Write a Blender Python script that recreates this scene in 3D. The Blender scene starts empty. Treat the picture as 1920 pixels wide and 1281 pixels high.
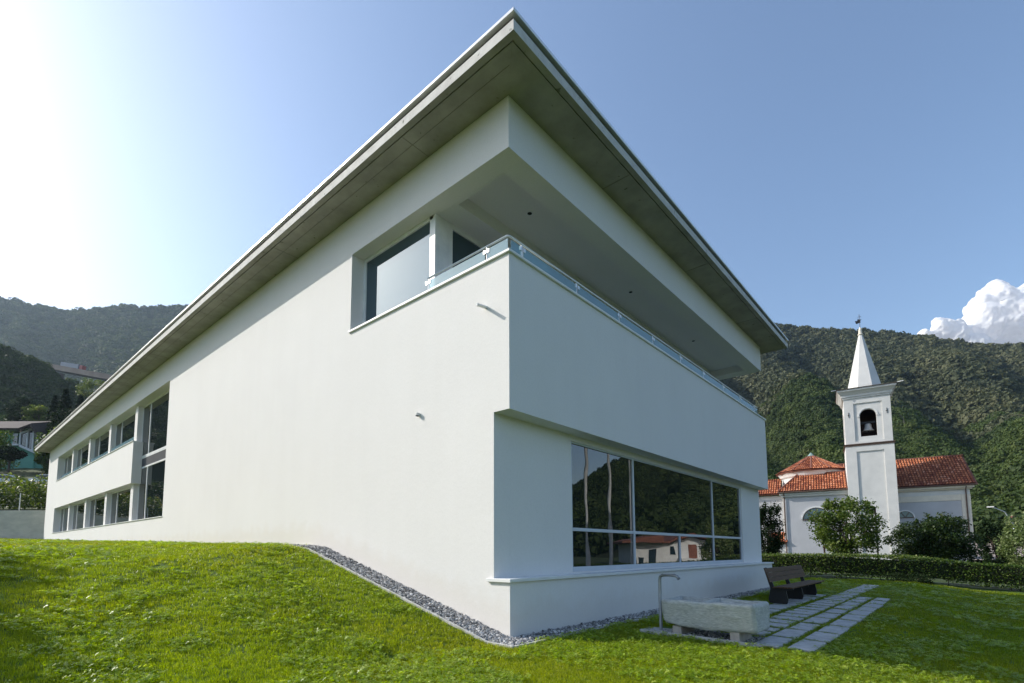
import bpy, math, random
import numpy as np
from mathutils import Vector, Matrix, noise as mnoise
rng = np.random.default_rng(7); random.seed(7)
SC = bpy.context.scene; COL = SC.collection
R = math.radians
# ------------------------------------------------------------------ camera
CAM = np.array([5.609, -6.387, 1.418]); YAW, PITCH, ROLL, F, PY = 41.032, 5.225, -0.202, 964.149, 946.07
fh = np.array([-math.sin(R(YAW)), math.cos(R(YAW)), 0.]); rt = np.array([math.cos(R(YAW)), math.sin(R(YAW)), 0.])
up0 = np.array([0, 0, 1.])
fw = fh*math.cos(R(PITCH)) + up0*math.sin(R(PITCH)); uu = -fh*math.sin(R(PITCH)) + up0*math.cos(R(PITCH))
r2 = rt*math.cos(R(ROLL)) + uu*math.sin(R(ROLL)); u2 = -rt*math.sin(R(ROLL)) + uu*math.cos(R(ROLL))
cd = bpy.data.cameras.new('camera'); cam = bpy.data.objects.new('camera', cd); COL.objects.link(cam)
cam.matrix_world = Matrix(((r2[0], u2[0], -fw[0], CAM[0]), (r2[1], u2[1], -fw[1], CAM[1]), (r2[2], u2[2], -fw[2], CAM[2]), (0, 0, 0, 1)))
cd.sensor_width = 36; cd.lens = 36*F/1920; cd.shift_y = (PY-640.5)/1920; cd.clip_start = .05; cd.clip_end = 20000
SC.camera = cam
# ------------------------------------------------------------------ light
SUN = np.array([1.83, 1., -1.28]); SUN /= np.linalg.norm(SUN)
EL = math.asin(-SUN[2]); AZ = math.atan2(-SUN[0], -SUN[1])
W = bpy.data.worlds.new('World'); SC.world = W; W.use_nodes = True
nt = W.node_tree; sky = nt.nodes.new('ShaderNodeTexSky'); sky.sky_type = 'NISHITA'; sky.sun_disc = False
sky.sun_elevation = EL; sky.sun_rotation = AZ; sky.altitude = 300; sky.air_density = 1.1; sky.dust_density = 2.1; sky.ozone_density = 2.0
bg = nt.nodes['Background']; bg.inputs['Strength'].default_value = 0.15
nt.links.new(sky.outputs[0], bg.inputs[0])
sl = bpy.data.lights.new('sun', 'SUN'); so = bpy.data.objects.new('sun', sl); COL.objects.link(so)
sl.energy = 3.75; sl.angle = R(.53); sl.color = (1, .95, .86)
so.rotation_euler = Vector(SUN).to_track_quat('-Z', 'Y').to_euler()
SC.view_settings.view_transform = 'Standard'; SC.view_settings.look = 'None'
SC.view_settings.exposure = 0.58; SC.view_settings.gamma = 1
SC.cycles.max_bounces = 8; SC.cycles.transparent_max_bounces = 12

# ------------------------------------------------------------------ helpers
def ray(x, y): return fw + r2*(x-960)/F - u2*(y-PY)/F
def at(x, y, d): return CAM + ray(x, y)*d
def tag(o, label=None, cat=None, group=None, kind=None):
    if label: o['label'] = label
    if cat: o['category'] = cat
    if group: o['group'] = group
    if kind: o['kind'] = kind
    return o
def empty(name, loc, label=None, cat=None, group=None):
    o = bpy.data.objects.new(name, None); COL.objects.link(o); o.location = loc; o.empty_display_size = .2
    return tag(o, label, cat, group)
def loc_chain(p):
    v = Vector((0, 0, 0))
    while p is not None: v += p.location; p = p.parent
    return v
def link(o, parent=None):
    COL.objects.link(o)
    if parent is not None:
        o.parent = parent; o.location = -loc_chain(parent)
    return o
class MB:
    def __init__(s, M=None): s.v = []; s.f = []; s.m = []; s.M = M
    def add(s, vs, fs, mi=0):
        n = len(s.v)
        for p in vs:
            if s.M is not None:
                q = s.M @ Vector(p); s.v.append((q.x, q.y, q.z))
            else: s.v.append(tuple(float(c) for c in p))
        for f in fs: s.f.append(tuple(i+n for i in f)); s.m.append(mi)
        return s
    def box(s, x0, x1, y0, y1, z0, z1, mi=0):
        if x0 > x1: x0, x1 = x1, x0
        if y0 > y1: y0, y1 = y1, y0
        if z0 > z1: z0, z1 = z1, z0
        return s.add([(x0,y0,z0),(x1,y0,z0),(x1,y1,z0),(x0,y1,z0),(x0,y0,z1),(x1,y0,z1),(x1,y1,z1),(x0,y1,z1)],
              [(0,3,2,1),(4,5,6,7),(0,1,5,4),(1,2,6,5),(2,3,7,6),(3,0,4,7)], mi)
    def quad(s, a, b, c, d, mi=0): return s.add([a, b, c, d], [(0, 1, 2, 3)], mi)
    def prism(s, poly, axis, a, b, mi=0):
        # poly: list of 2d points; extruded along axis ('x','y','z') between a and b
        def P(q, t): return {'x': (t, q[0], q[1]), 'y': (q[0], t, q[1]), 'z': (q[0], q[1], t)}[axis]
        n = len(poly); vs = [P(q, a) for q in poly]+[P(q, b) for q in poly]
        fs = [tuple(range(n))[::-1], tuple(range(n, 2*n))]+[(i, (i+1) % n, n+(i+1) % n, n+i) for i in range(n)]
        return s.add(vs, fs, mi)
    def bar(s, a, b, w, h, mi=0, up=(0, 0, 1)):
        a = Vector(a); b = Vector(b); d = (b-a).normalized(); u = Vector(up)
        if abs(d.dot(u)) > .98: u = Vector((0, 1, 0))
        sx = d.cross(u).normalized()*w/2; uy = sx.cross(d).normalized()*h/2
        vs = [a-sx-uy, a+sx-uy, a+sx+uy, a-sx+uy, b-sx-uy, b+sx-uy, b+sx+uy, b-sx+uy]
        return s.add(vs, [(0,3,2,1),(4,5,6,7),(0,1,5,4),(1,2,6,5),(2,3,7,6),(3,0,4,7)], mi)
    def tube(s, path, rad, n=8, mi=0, cap=True):
        path = [Vector(p) for p in path]; rad = [rad]*len(path) if not hasattr(rad, '__len__') else rad
        ref = Vector((0, 0, 1)) if abs((path[-1]-path[0]).normalized().z) < .9 else Vector((1, 0, 0))
        vs = []; fs = []
        for i, p in enumerate(path):
            d = (path[min(i+1, len(path)-1)]-path[max(i-1, 0)]).normalized()
            a = d.cross(ref).normalized(); b = d.cross(a).normalized()
            for k in range(n):
                t = 2*math.pi*k/n; vs.append(p+(a*math.cos(t)+b*math.sin(t))*rad[i])
        for i in range(len(path)-1):
            for k in range(n): fs.append((i*n+k, i*n+(k+1) % n, (i+1)*n+(k+1) % n, (i+1)*n+k))
        if cap: fs += [tuple(range(n)), tuple(range((len(path)-1)*n, len(path)*n))[::-1]]
        return s.add(vs, fs, mi)
    def lathe(s, prof, c, n=16, mi=0, seg=None):
        vs = []; fs = []
        for r_, z in prof:
            for k in range(n):
                t = 2*math.pi*k/n; vs.append((c[0]+r_*math.cos(t), c[1]+r_*math.sin(t), c[2]+z))
        for i in range(len(prof)-1):
            for k in range(n): fs.append((i*n+k, i*n+(k+1) % n, (i+1)*n+(k+1) % n, (i+1)*n+k))
        fs += [tuple(range(n))[::-1], tuple(range((len(prof)-1)*n, len(prof)*n))]
        return s.add(vs, fs, mi)
    def build(s, name, mats, parent=None, bevel=0, smooth=False, **kw):
        me = bpy.data.meshes.new(name); me.from_pydata(s.v, [], s.f)
        for m in (mats if isinstance(mats, (list, tuple)) else [mats]): me.materials.append(m)
        me.polygons.foreach_set('material_index', s.m)
        if smooth: me.polygons.foreach_set('use_smooth', [True]*len(s.f))
        me.update()
        o = bpy.data.objects.new(name, me); link(o, parent)
        if bevel:
            b = o.modifiers.new('bevel', 'BEVEL'); b.width = bevel; b.segments = 2; b.limit_method = 'ANGLE'
        return tag(o, **kw)
def copy_tree(o, parent=None):
    c = o.copy(); COL.objects.link(c); c.parent = parent
    if parent is not None: c.location = o.location
    for ch in list(o.children): copy_tree(ch, c)
    return c
def npmesh(name, V, Fq, mats, attr=None, smooth=False):
    """V (n,3), Fq (m,k) arrays"""
    me = bpy.data.meshes.new(name); V = np.asarray(V, dtype=np.float32); Fq = np.asarray(Fq, dtype=np.int32)
    k = Fq.shape[1]
    me.vertices.add(len(V)); me.vertices.foreach_set('co', V.ravel())
    me.loops.add(Fq.size); me.loops.foreach_set('vertex_index', Fq.ravel())
    me.polygons.add(len(Fq)); me.polygons.foreach_set('loop_start', np.arange(0, Fq.size, k, dtype=np.int32))
    for m in (mats if isinstance(mats, (list, tuple)) else [mats]): me.materials.append(m)
    if smooth: me.polygons.foreach_set('use_smooth', np.ones(len(Fq), dtype=bool))
    me.update(calc_edges=True)
    if attr is not None:
        a = me.attributes.new('var', 'FLOAT', 'FACE'); a.data.foreach_set('value', np.asarray(attr, dtype=np.float32))
    return me

# ------------------------------------------------------------------ materials
def nodes(name):
    m = bpy.data.materials.new(name); m.use_nodes = True; t = m.node_tree
    return m, t, t.nodes['Principled BSDF']
def N(t, kind, **kw):
    n = t.nodes.new(kind)
    for k, v in kw.items():
        if k in n.inputs: n.inputs[k].default_value = v
        else: setattr(n, k, v)
    return n
def coords(t, scale=(1, 1, 1)):
    c = t.nodes.new('ShaderNodeTexCoord'); mp = t.nodes.new('ShaderNodeMapping'); mp.inputs['Scale'].default_value = scale
    t.links.new(c.outputs['Object'], mp.inputs[0]); return mp.outputs[0]
def ramp(t, src, stops):
    r = t.nodes.new('ShaderNodeValToRGB'); t.links.new(src, r.inputs[0]); e = r.color_ramp.elements
    while len(e) < len(stops): e.new(.5)
    for i, (p, c) in enumerate(stops): e[i].position = p; e[i].color = (*c, 1) if len(c) == 3 else c
    return r.outputs[0]
def mat(name, c, rough=.7, c2=None, scale=3., detail=6, bump=0., bscale=60., metal=0., spec=.4, stretch=(1, 1, 1), lo=.35, hi=.65, bdist=.01, spots=None):
    m, t, b = nodes(name); b.inputs['Roughness'].default_value = rough; b.inputs['Metallic'].default_value = metal
    b.inputs['Specular IOR Level'].default_value = spec; co = coords(t, stretch)
    c2 = c2 or tuple(x*.85 for x in c)
    n = N(t, 'ShaderNodeTexNoise', Scale=scale, Detail=detail, Roughness=.62); t.links.new(co, n.inputs['Vector'])
    col = ramp(t, n.outputs[0], [(lo, c2), (hi, c)])
    if spots:  # (colour, scale, threshold)
        n3 = N(t, 'ShaderNodeTexNoise', Scale=spots[1], Detail=3); t.links.new(co, n3.inputs['Vector'])
        f = ramp(t, n3.outputs[0], [(spots[2], (0, 0, 0)), (spots[2]+.06, (1, 1, 1))])
        mx = N(t, 'ShaderNodeMix', data_type='RGBA'); t.links.new(f, mx.inputs['Factor']); t.links.new(col, mx.inputs[6])
        mx.inputs[7].default_value = (*spots[0], 1); col = mx.outputs[2]
    t.links.new(col, b.inputs['Base Color'])
    if bump:
        n2 = N(t, 'ShaderNodeTexNoise', Scale=bscale, Detail=5, Roughness=.6); t.links.new(co, n2.inputs['Vector'])
        bm = N(t, 'ShaderNodeBump', Strength=bump, Distance=bdist); t.links.new(n2.outputs[0], bm.inputs['Height']); t.links.new(bm.outputs[0], b.inputs['Normal'])
    return m
def leafmat(name, stops, trans=.35, rough=.5, spec=.35):
    m, t, b = nodes(name); b.inputs['Roughness'].default_value = rough; b.inputs['Specular IOR Level'].default_value = spec
    a = N(t, 'ShaderNodeAttribute', attribute_name='var'); col = ramp(t, a.outputs['Fac'], stops)
    t.links.new(col, b.inputs['Base Color'])
    tr = t.nodes.new('ShaderNodeBsdfTranslucent'); hs = N(t, 'ShaderNodeHueSaturation', Saturation=1.15, Value=1.5); t.links.new(col, hs.inputs['Color']); t.links.new(hs.outputs[0], tr.inputs[0])
    mx = N(t, 'ShaderNodeMixShader'); mx.inputs[0].default_value = trans
    t.links.new(b.outputs[0], mx.inputs[1]); t.links.new(tr.outputs[0], mx.inputs[2]); t.links.new(mx.outputs[0], t.nodes['Material Output'].inputs[0])
    return m
def stucco_mat(name, c, c2, dirt=True):
    m, t, b = nodes(name); b.inputs['Roughness'].default_value = .9; b.inputs['Specular IOR Level'].default_value = .15
    co = coords(t)
    n = N(t, 'ShaderNodeTexNoise', Scale=.55, Detail=8, Roughness=.65); t.links.new(co, n.inputs['Vector'])
    col = ramp(t, n.outputs[0], [(.3, c2), (.7, c)])
    cs = coords(t, (1.6, 1.6, .12)); n4 = N(t, 'ShaderNodeTexNoise', Scale=1.6, Detail=6, Roughness=.6); t.links.new(cs, n4.inputs['Vector'])
    st = ramp(t, n4.outputs[0], [(.3, (.987, .985, .982)), (.6, (1, 1, 1))])
    mx = N(t, 'ShaderNodeMix', data_type='RGBA', blend_type='MULTIPLY'); mx.inputs['Factor'].default_value = 1
    t.links.new(col, mx.inputs[6]); t.links.new(st, mx.inputs[7]); t.links.new(mx.outputs[2], b.inputs['Base Color'])
    n5 = N(t, 'ShaderNodeTexNoise', Scale=26, Detail=6, Roughness=.75); t.links.new(co, n5.inputs['Vector'])
    mx5 = N(t, 'ShaderNodeMix', data_type='RGBA', blend_type='MULTIPLY'); mx5.inputs['Factor'].default_value = 1
    t.links.new(mx.outputs[2], mx5.inputs[6]); t.links.new(ramp(t, n5.outputs[0], [(.32, (.955, .953, .95)), (.6, (1, 1, 1))]), mx5.inputs[7])
    # splash dirt: warm stain fading out about 40 cm above the plinth foot and the ground
    sx = t.nodes.new('ShaderNodeSeparateXYZ'); t.links.new(co, sx.inputs[0]); n6 = N(t, 'ShaderNodeTexNoise', Scale=3, Detail=6); t.links.new(co, n6.inputs['Vector'])
    gx_ = N(t, 'ShaderNodeMapRange'); gx_.inputs[1].default_value = -6.4; gx_.inputs[2].default_value = 0; gx_.inputs[3].default_value = 1.55; gx_.inputs[4].default_value = 0; t.links.new(sx.outputs[0], gx_.inputs[0])
    h_ = N(t, 'ShaderNodeMath', operation='SUBTRACT'); t.links.new(sx.outputs[2], h_.inputs[0]); t.links.new(gx_.outputs[0], h_.inputs[1])
    h2 = N(t, 'ShaderNodeMath', operation='MULTIPLY_ADD'); h2.inputs[1].default_value = -.7; t.links.new(n6.outputs[0], h2.inputs[0]); t.links.new(h_.outputs[0], h2.inputs[2])
    dz = ramp(t, h2.outputs[0], [(0, (.955, .935, .905)), (.3, (1, 1, 1))])
    mx6 = N(t, 'ShaderNodeMix', data_type='RGBA', blend_type='MULTIPLY'); mx6.inputs['Factor'].default_value = 1
    t.links.new(mx5.outputs[2], mx6.inputs[6]); t.links.new(dz, mx6.inputs[7]); t.links.new(mx6.outputs[2], b.inputs['Base Color'])
    n2 = N(t, 'ShaderNodeTexNoise', Scale=140, Detail=3); n3 = N(t, 'ShaderNodeTexNoise', Scale=9, Detail=4)
    t.links.new(co, n2.inputs['Vector']); t.links.new(co, n3.inputs['Vector'])
    b1 = N(t, 'ShaderNodeBump', Strength=.35, Distance=.004); b2 = N(t, 'ShaderNodeBump', Strength=.25, Distance=.012)
    t.links.new(n2.outputs[0], b1.inputs['Height']); t.links.new(n3.outputs[0], b2.inputs['Height']); t.links.new(b1.outputs[0], b2.inputs['Normal']); t.links.new(b2.outputs[0], b.inputs['Normal'])
    return m
M = {}
M['stucco'] = stucco_mat('white_stucco', (.775, .755, .74), (.745, .725, .71))
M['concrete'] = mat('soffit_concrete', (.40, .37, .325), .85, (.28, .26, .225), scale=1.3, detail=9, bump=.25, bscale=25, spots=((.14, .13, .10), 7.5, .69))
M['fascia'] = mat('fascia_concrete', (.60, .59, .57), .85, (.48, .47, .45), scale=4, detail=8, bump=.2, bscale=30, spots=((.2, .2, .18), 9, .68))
M['metal'] = mat('brushed_metal', (.80, .79, .78), .38, (.72, .71, .70), metal=.6, scale=20)
M['flashing'] = mat('zinc_flashing', (.80, .80, .80), .35, (.70, .70, .70), metal=.5, scale=2)
M['dark'] = mat('dark_gap', (.03, .03, .03), .9)
M['joint'] = mat('joint_dark', (.17, .16, .14), .9)
M['alu'] = mat('white_window_frame', (.82, .82, .82), .35, (.66, .67, .68), scale=2)
M['alu_grey'] = mat('grey_window_frame', (.60, .63, .68), .4, (.55, .58, .63), scale=2)
M['sill'] = mat('sill_metal', (.78, .78, .77), .5, (.72, .72, .71), scale=3)
def glass_mat(name, ior, base, wavy=.02):
    m, t, b = nodes(name); b.inputs['Base Color'].default_value = (*base, 1); b.inputs['Roughness'].default_value = .0
    b.inputs['IOR'].default_value = ior; b.inputs['Specular IOR Level'].default_value = .5
    co = coords(t); n = N(t, 'ShaderNodeTexNoise', Scale=1.1, Detail=1); t.links.new(co, n.inputs['Vector'])
    bm = N(t, 'ShaderNodeBump', Strength=wavy, Distance=.05); t.links.new(n.outputs[0], bm.inputs['Height']); t.links.new(bm.outputs[0], b.inputs['Normal'])
    return m
M['glass'] = glass_mat('reflective_glazing', 1.95, (.010, .014, .014), .05)
M['glass_plain'] = glass_mat('coated_glazing', 2.0, (.03, .05, .065), .008)
M['glass_plain'].node_tree.nodes['Principled BSDF'].inputs['Specular Tint'].default_value = (.62, .84, 1, 1)
M['glass_facade'] = glass_mat('facade_glazing', 1.75, (.010, .015, .016), .02)
def clear_glass(name, tint, mixf):
    m, t, b = nodes(name); b.inputs['Base Color'].default_value = (.3, .45, .5, 1); b.inputs['Roughness'].default_value = .0; b.inputs['IOR'].default_value = 1.9
    tr = t.nodes.new('ShaderNodeBsdfTransparent'); tr.inputs[0].default_value = (*tint, 1); mx = N(t, 'ShaderNodeMixShader'); mx.inputs[0].default_value = mixf
    t.links.new(b.outputs[0], mx.inputs[1]); t.links.new(tr.outputs[0], mx.inputs[2]); t.links.new(mx.outputs[0], t.nodes['Material Output'].inputs[0])
    return m
M['rail_glass'] = clear_glass('balustrade_glass', (.62, .78, .84), .45)
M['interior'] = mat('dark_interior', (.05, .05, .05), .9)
M['blackpanel'] = mat('anthracite_panel', (.05, .055, .07), .4, (.04, .045, .06), scale=1)
M['stone'] = mat('trough_granite', (.58, .58, .54), .9, (.36, .37, .345), scale=22, detail=12, bump=.8, bscale=45, bdist=.015, stretch=(.6, .6, 2.2), spots=((.46, .47, .43), 5, .6))
M['pipe'] = mat('galvanised_pipe', (.34, .35, .35), .4, (.26, .27, .27), metal=.4, scale=8)
M['block'] = mat('support_stone', (.5, .45, .39), .9, (.38, .34, .3), scale=9, bump=.5, bscale=40)
M['slab'] = mat('paving_granite', (.54, .53, .52), .85, (.38, .375, .37), scale=7, detail=9, bump=.4, bscale=60)
M['kerb'] = mat('kerb_concrete', (.56, .55, .52), .9, (.42, .41, .38), scale=12, bump=.3, bscale=60)
M['wood'] = mat('dark_wood', (.13, .066, .027), .6, (.07, .036, .016), scale=5, stretch=(6, .6, 6), bump=.3, bscale=20)
M['iron'] = mat('cast_iron', (.015, .015, .017), .5)
M['soil'] = mat('lawn_soil', (.09, .16, .010), .95, (.05, .09, .007), scale=1.2, detail=9, bump=.6, bscale=30)
M['meadow'] = mat('meadow', (.06, .085, .025), .95, (.035, .05, .015), scale=.15, detail=9)
M['forestfloor'] = mat('forest_floor', (.022, .034, .014), .95, (.012, .018, .009), scale=.05, detail=9)
M['bark'] = mat('bark', (.12, .09, .065), .9, (.06, .045, .035), scale=12, bump=.6, bscale=30)
M['retaining'] = mat('retaining_concrete', (.64, .58, .50), .9, (.48, .44, .38), scale=.8, detail=9, bump=.3, bscale=20, stretch=(1, 1, 2.5))
M['chwall'] = mat('church_plaster', (.66, .65, .63), .9, (.58, .575, .56), scale=1.0, detail=8, bump=.15, bscale=30)
M['chgrey'] = mat('church_grey_panel', (.47, .475, .50), .9, (.42, .425, .45), scale=.8, detail=8)
M['chcream'] = mat('church_cream_trim', (.72, .66, .56), .9, (.64, .59, .5), scale=2, detail=6)
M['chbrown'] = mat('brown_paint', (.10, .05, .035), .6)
M['bronze'] = mat('bell_bronze', (.42, .42, .41), .5, metal=.2)
M['copper'] = mat('green_copper', (.25, .36, .34), .6)
M['rust'] = mat('brown_metal', (.12, .075, .055), .6)
M['plaza'] = mat('brown_paving', (.34, .28, .24), .9, (.28, .23, .2), scale=.4, detail=8)
M['mint'] = mat('mint_render', (.18, .42, .32), .9, (.15, .36, .28), scale=.6)
M['darkroof'] = mat('dark_tiles', (.09, .065, .055), .85, (.06, .045, .04), scale=5)
M['whitepaint'] = mat('white_paint', (.75, .75, .74), .6, scale=2)
M['redbrown'] = mat('red_brown_roof', (.25, .10, .07), .85, (.17, .07, .05), scale=3)
M['carsilver'] = mat('silver_car_paint', (.62, .64, .67), .25, (.6, .62, .65), metal=.4)
M['carglass'] = glass_mat('car_glass', 1.6, (.02, .02, .025), 0)
M['rubber'] = mat('rubber', (.02, .02, .02), .8)
M['truckwhite'] = mat('truck_grey', (.30, .32, .35), .5)
M['truckred'] = mat('truck_red', (.35, .05, .04), .5)
M['viaduct'] = mat('viaduct_concrete', (.08, .065, .06), .9, (.13, .12, .11), scale=.1)
M['gravel'] = mat('gravel_bed', (.24, .23, .22), .95, (.10, .095, .09), scale=25, bump=.8, bscale=60)
def tilemat():
    m, t, b = nodes('terracotta_tiles'); b.inputs['Roughness'].default_value = .85
    a = N(t, 'ShaderNodeAttribute', attribute_name='var')
    col = ramp(t, a.outputs['Fac'], [(0, (.20, .045, .02)), (.4, (.41, .125, .048)), (.8, (.52, .185, .08)), (1, (.55, .24, .14))]); t.links.new(col, b.inputs['Base Color']); return m
M['tiles'] = tilemat()
M['pebble'] = None
def stonemat():
    m, t, b = nodes('grey_pebbles'); b.inputs['Roughness'].default_value = .8
    oi = t.nodes.new('ShaderNodeObjectInfo'); col = ramp(t, oi.outputs['Random'], [(0, (.10, .10, .10)), (.35, (.24, .235, .23)), (.75, (.42, .41, .40)), (1, (.62, .61, .59))])
    t.links.new(col, b.inputs['Base Color']); return m
M['pebble'] = stonemat()
def instmat(name, stops, trans=.4, rough=.5, macro=None, spec=.3):
    """leaf material of scattered pieces: colour varies per instance and per leaf"""
    m, t, b = nodes(name); b.inputs['Roughness'].default_value = rough; b.inputs['Specular IOR Level'].default_value = spec
    oi = t.nodes.new('ShaderNodeObjectInfo'); a = N(t, 'ShaderNodeAttribute', attribute_name='var')
    ad = N(t, 'ShaderNodeMath', operation='MULTIPLY_ADD'); ad.inputs[1].default_value = .5; t.links.new(oi.outputs['Random'], ad.inputs[0])
    ml = N(t, 'ShaderNodeMath', operation='MULTIPLY'); ml.inputs[1].default_value = .5; t.links.new(a.outputs['Fac'], ml.inputs[0]); t.links.new(ml.outputs[0], ad.inputs[2])
    col = ramp(t, ad.outputs[0], stops)
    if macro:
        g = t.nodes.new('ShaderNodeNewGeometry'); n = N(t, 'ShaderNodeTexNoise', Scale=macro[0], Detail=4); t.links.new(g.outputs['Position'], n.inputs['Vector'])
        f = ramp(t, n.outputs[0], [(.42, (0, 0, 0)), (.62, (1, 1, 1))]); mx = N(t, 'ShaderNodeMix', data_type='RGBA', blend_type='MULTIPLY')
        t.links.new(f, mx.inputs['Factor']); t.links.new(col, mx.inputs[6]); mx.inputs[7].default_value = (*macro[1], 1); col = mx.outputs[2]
    t.links.new(col, b.inputs['Base Color'])
    tr = t.nodes.new('ShaderNodeBsdfTranslucent'); hs = N(t, 'ShaderNodeHueSaturation', Saturation=1.1, Value=1.5); t.links.new(col, hs.inputs['Color']); t.links.new(hs.outputs[0], tr.inputs[0])
    mx2 = N(t, 'ShaderNodeMixShader'); mx2.inputs[0].default_value = trans
    t.links.new(b.outputs[0], mx2.inputs[1]); t.links.new(tr.outputs[0], mx2.inputs[2]); t.links.new(mx2.outputs[0], t.nodes['Material Output'].inputs[0])
    return m
M['grass'] = instmat('grass_blades', [(0, (.115, .17, .005)), (.5, (.22, .30, .009)), (.85, (.34, .41, .02)), (1, (.48, .47, .10))], .5, .4, (.35, (1.2, 1.05, .9)), .6)
M['clover'] = instmat('clover_leaves', [(0, (.14, .23, .007)), (.6, (.29, .40, .018)), (1, (.50, .55, .12))], .45, .38, None, .6)
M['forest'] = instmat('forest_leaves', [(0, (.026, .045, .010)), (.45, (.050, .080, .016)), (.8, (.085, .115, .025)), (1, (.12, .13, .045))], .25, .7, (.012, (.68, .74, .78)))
M['forest_high'] = instmat('forest_leaves_high', [(0, (.040, .050, .020)), (.5, (.075, .085, .036)), (1, (.14, .14, .07))], .2, .7, (.008, (.68, .76, .85)))  # macro patches of both forest materials paint in slope shadow zones and species tone
M['leaf_tree'] = leafmat('tree_leaves', [(0, (.03, .055, .012)), (.6, (.08, .125, .022)), (.9, (.16, .20, .045)), (1, (.27, .30, .10))])
M['leaf_mid'] = leafmat('deep_green_leaves', [(0, (.012, .026, .007)), (.6, (.030, .055, .012)), (.9, (.07, .10, .025)), (1, (.16, .19, .06))])
M['leaf_pale'] = leafmat('pale_leaves', [(0, (.07, .11, .03)), (.6, (.16, .21, .07)), (1, (.36, .38, .2))])
M['leaf_dark'] = leafmat('dark_leaves', [(0, (.008, .018, .006)), (.7, (.02, .038, .012)), (1, (.04, .06, .02))], .15, .7, .12)
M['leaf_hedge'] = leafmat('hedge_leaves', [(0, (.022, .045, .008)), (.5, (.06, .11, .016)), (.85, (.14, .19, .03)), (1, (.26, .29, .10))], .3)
M['leaf_vine'] = leafmat('vine_leaves', [(0, (.04, .06, .012)), (.5, (.10, .14, .025)), (.85, (.20, .24, .05)), (1, (.28, .2, .08))], .35)
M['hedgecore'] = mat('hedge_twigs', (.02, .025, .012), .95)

# ------------------------------------------------------------------ ground function
def sm(t): t = np.clip(t, 0, 1); return t*t*(3-2*t)
def GR(x, y):
    x = np.asarray(x, float); y = np.asarray(y, float)
    gp = np.interp(x, [0, 2, 3.4, 3.9, 4.9, 6, 9, 14, 40, 300], [0, -.03, -.08, -.11, -.27, -.45, -.7, -.9, -1.6, -4])
    gp = np.where(y < -1, gp*(1-.4*sm((-1-y)/3)), gp)
    ww = np.interp(-x, [0, 5.8, 6.4, 13, 28, 49.4, 60, 90], [0, 1.50, 1.55, 1.67, 1.97, 2.49, 2.72, 3.3])
    wb = np.interp(-x, [-1, 0, 1, 3, 6, 9, 13, 28, 49.4, 60, 90], [0, .03, .12, .48, 1.05, 1.42, 1.66, 1.97, 2.52, 2.78, 3.4])
    b = sm((-y-.8)/4.5); g = np.where(x >= 0, gp+wb*b*(x < 1), ww*(1-b)+wb*b)
    g = np.where((x < 0) & (y > 15.3), g*(1-sm((y-15.3)/1.5)), g)
    return g*(1-sm((y-22)/20))
def bump_n(x, y, s): return mnoise.noise(Vector((x*s, y*s, 3.1)))
# lawn grid
def depth_lat(x, y): return (x-CAM[0])*fh[0]+(y-CAM[1])*fh[1], (x-CAM[0])*rt[0]+(y-CAM[1])*rt[1]
DW = 41.3   # depth of the retaining wall line
def grid_mesh(name, xs, ys, fn, m, keep=None, **kw):
    X, Y = np.meshgrid(xs, ys); Z = fn(X, Y); V = np.stack([X.ravel(), Y.ravel(), Z.ravel()], 1); nx, ny = len(xs), len(ys)
    i = np.arange(nx-1); j = np.arange(ny-1); I, J = np.meshgrid(i, j); a = (J*nx+I).ravel()
    Fq = np.stack([a, a+1, a+nx+1, a+nx], 1)
    if keep is not None:
        cx = V[Fq].mean(1); Fq = Fq[keep(cx[:, 0], cx[:, 1])]
    me = npmesh(name, V, Fq, m, smooth=True); o = bpy.data.objects.new(name, me); COL.objects.link(o); return tag(o, **kw)
def keep_l(x, y):
    d, l = depth_lat(x, y); return ~((d > DW+.4) & (l < -20)) & ~((x < -1) & (x > -48) & (y > .6) & (y < 15))
xs = np.concatenate([np.arange(-75, -12, 1.), np.arange(-12, 16.01, .25)]); ys = np.concatenate([np.arange(-40, -12, 1.), np.arange(-12, 27.6, .25)])
def rough(X, Y):
    Z = GR(X, Y); out = np.zeros_like(Z)
    out += .018*np.sin(X*1.7+Y*.9)*np.sin(Y*1.3-X*.6)+.012*np.sin(X*3.9+1)*np.sin(Y*3.3)
    w = sm((np.maximum(-Y-.8, X-4.2))/1.5)
    return Z+out*np.clip(w, 0, 1)
grid_mesh('lawn', xs, ys, rough, M['soil'], keep_l, kind='structure')
a_ = np.sinh(np.linspace(-6.95, 6.95, 130))*2.0
def farg(X, Y):
    inside = (X > -74) & (X < 15) & (Y > -39) & (Y < 27)
    return GR(X, Y)-np.where(inside, .6, 0)-np.where((X > -76) & (X < 17) & (Y > -41) & (Y < 28.5) & ~inside, .02, 0)
grid_mesh('ground', np.unique(np.concatenate([a_, np.linspace(-80, 40, 61)])), np.unique(np.concatenate([a_, np.linspace(-45, 80, 61)])), farg, M['meadow'], kind='structure')

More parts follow.
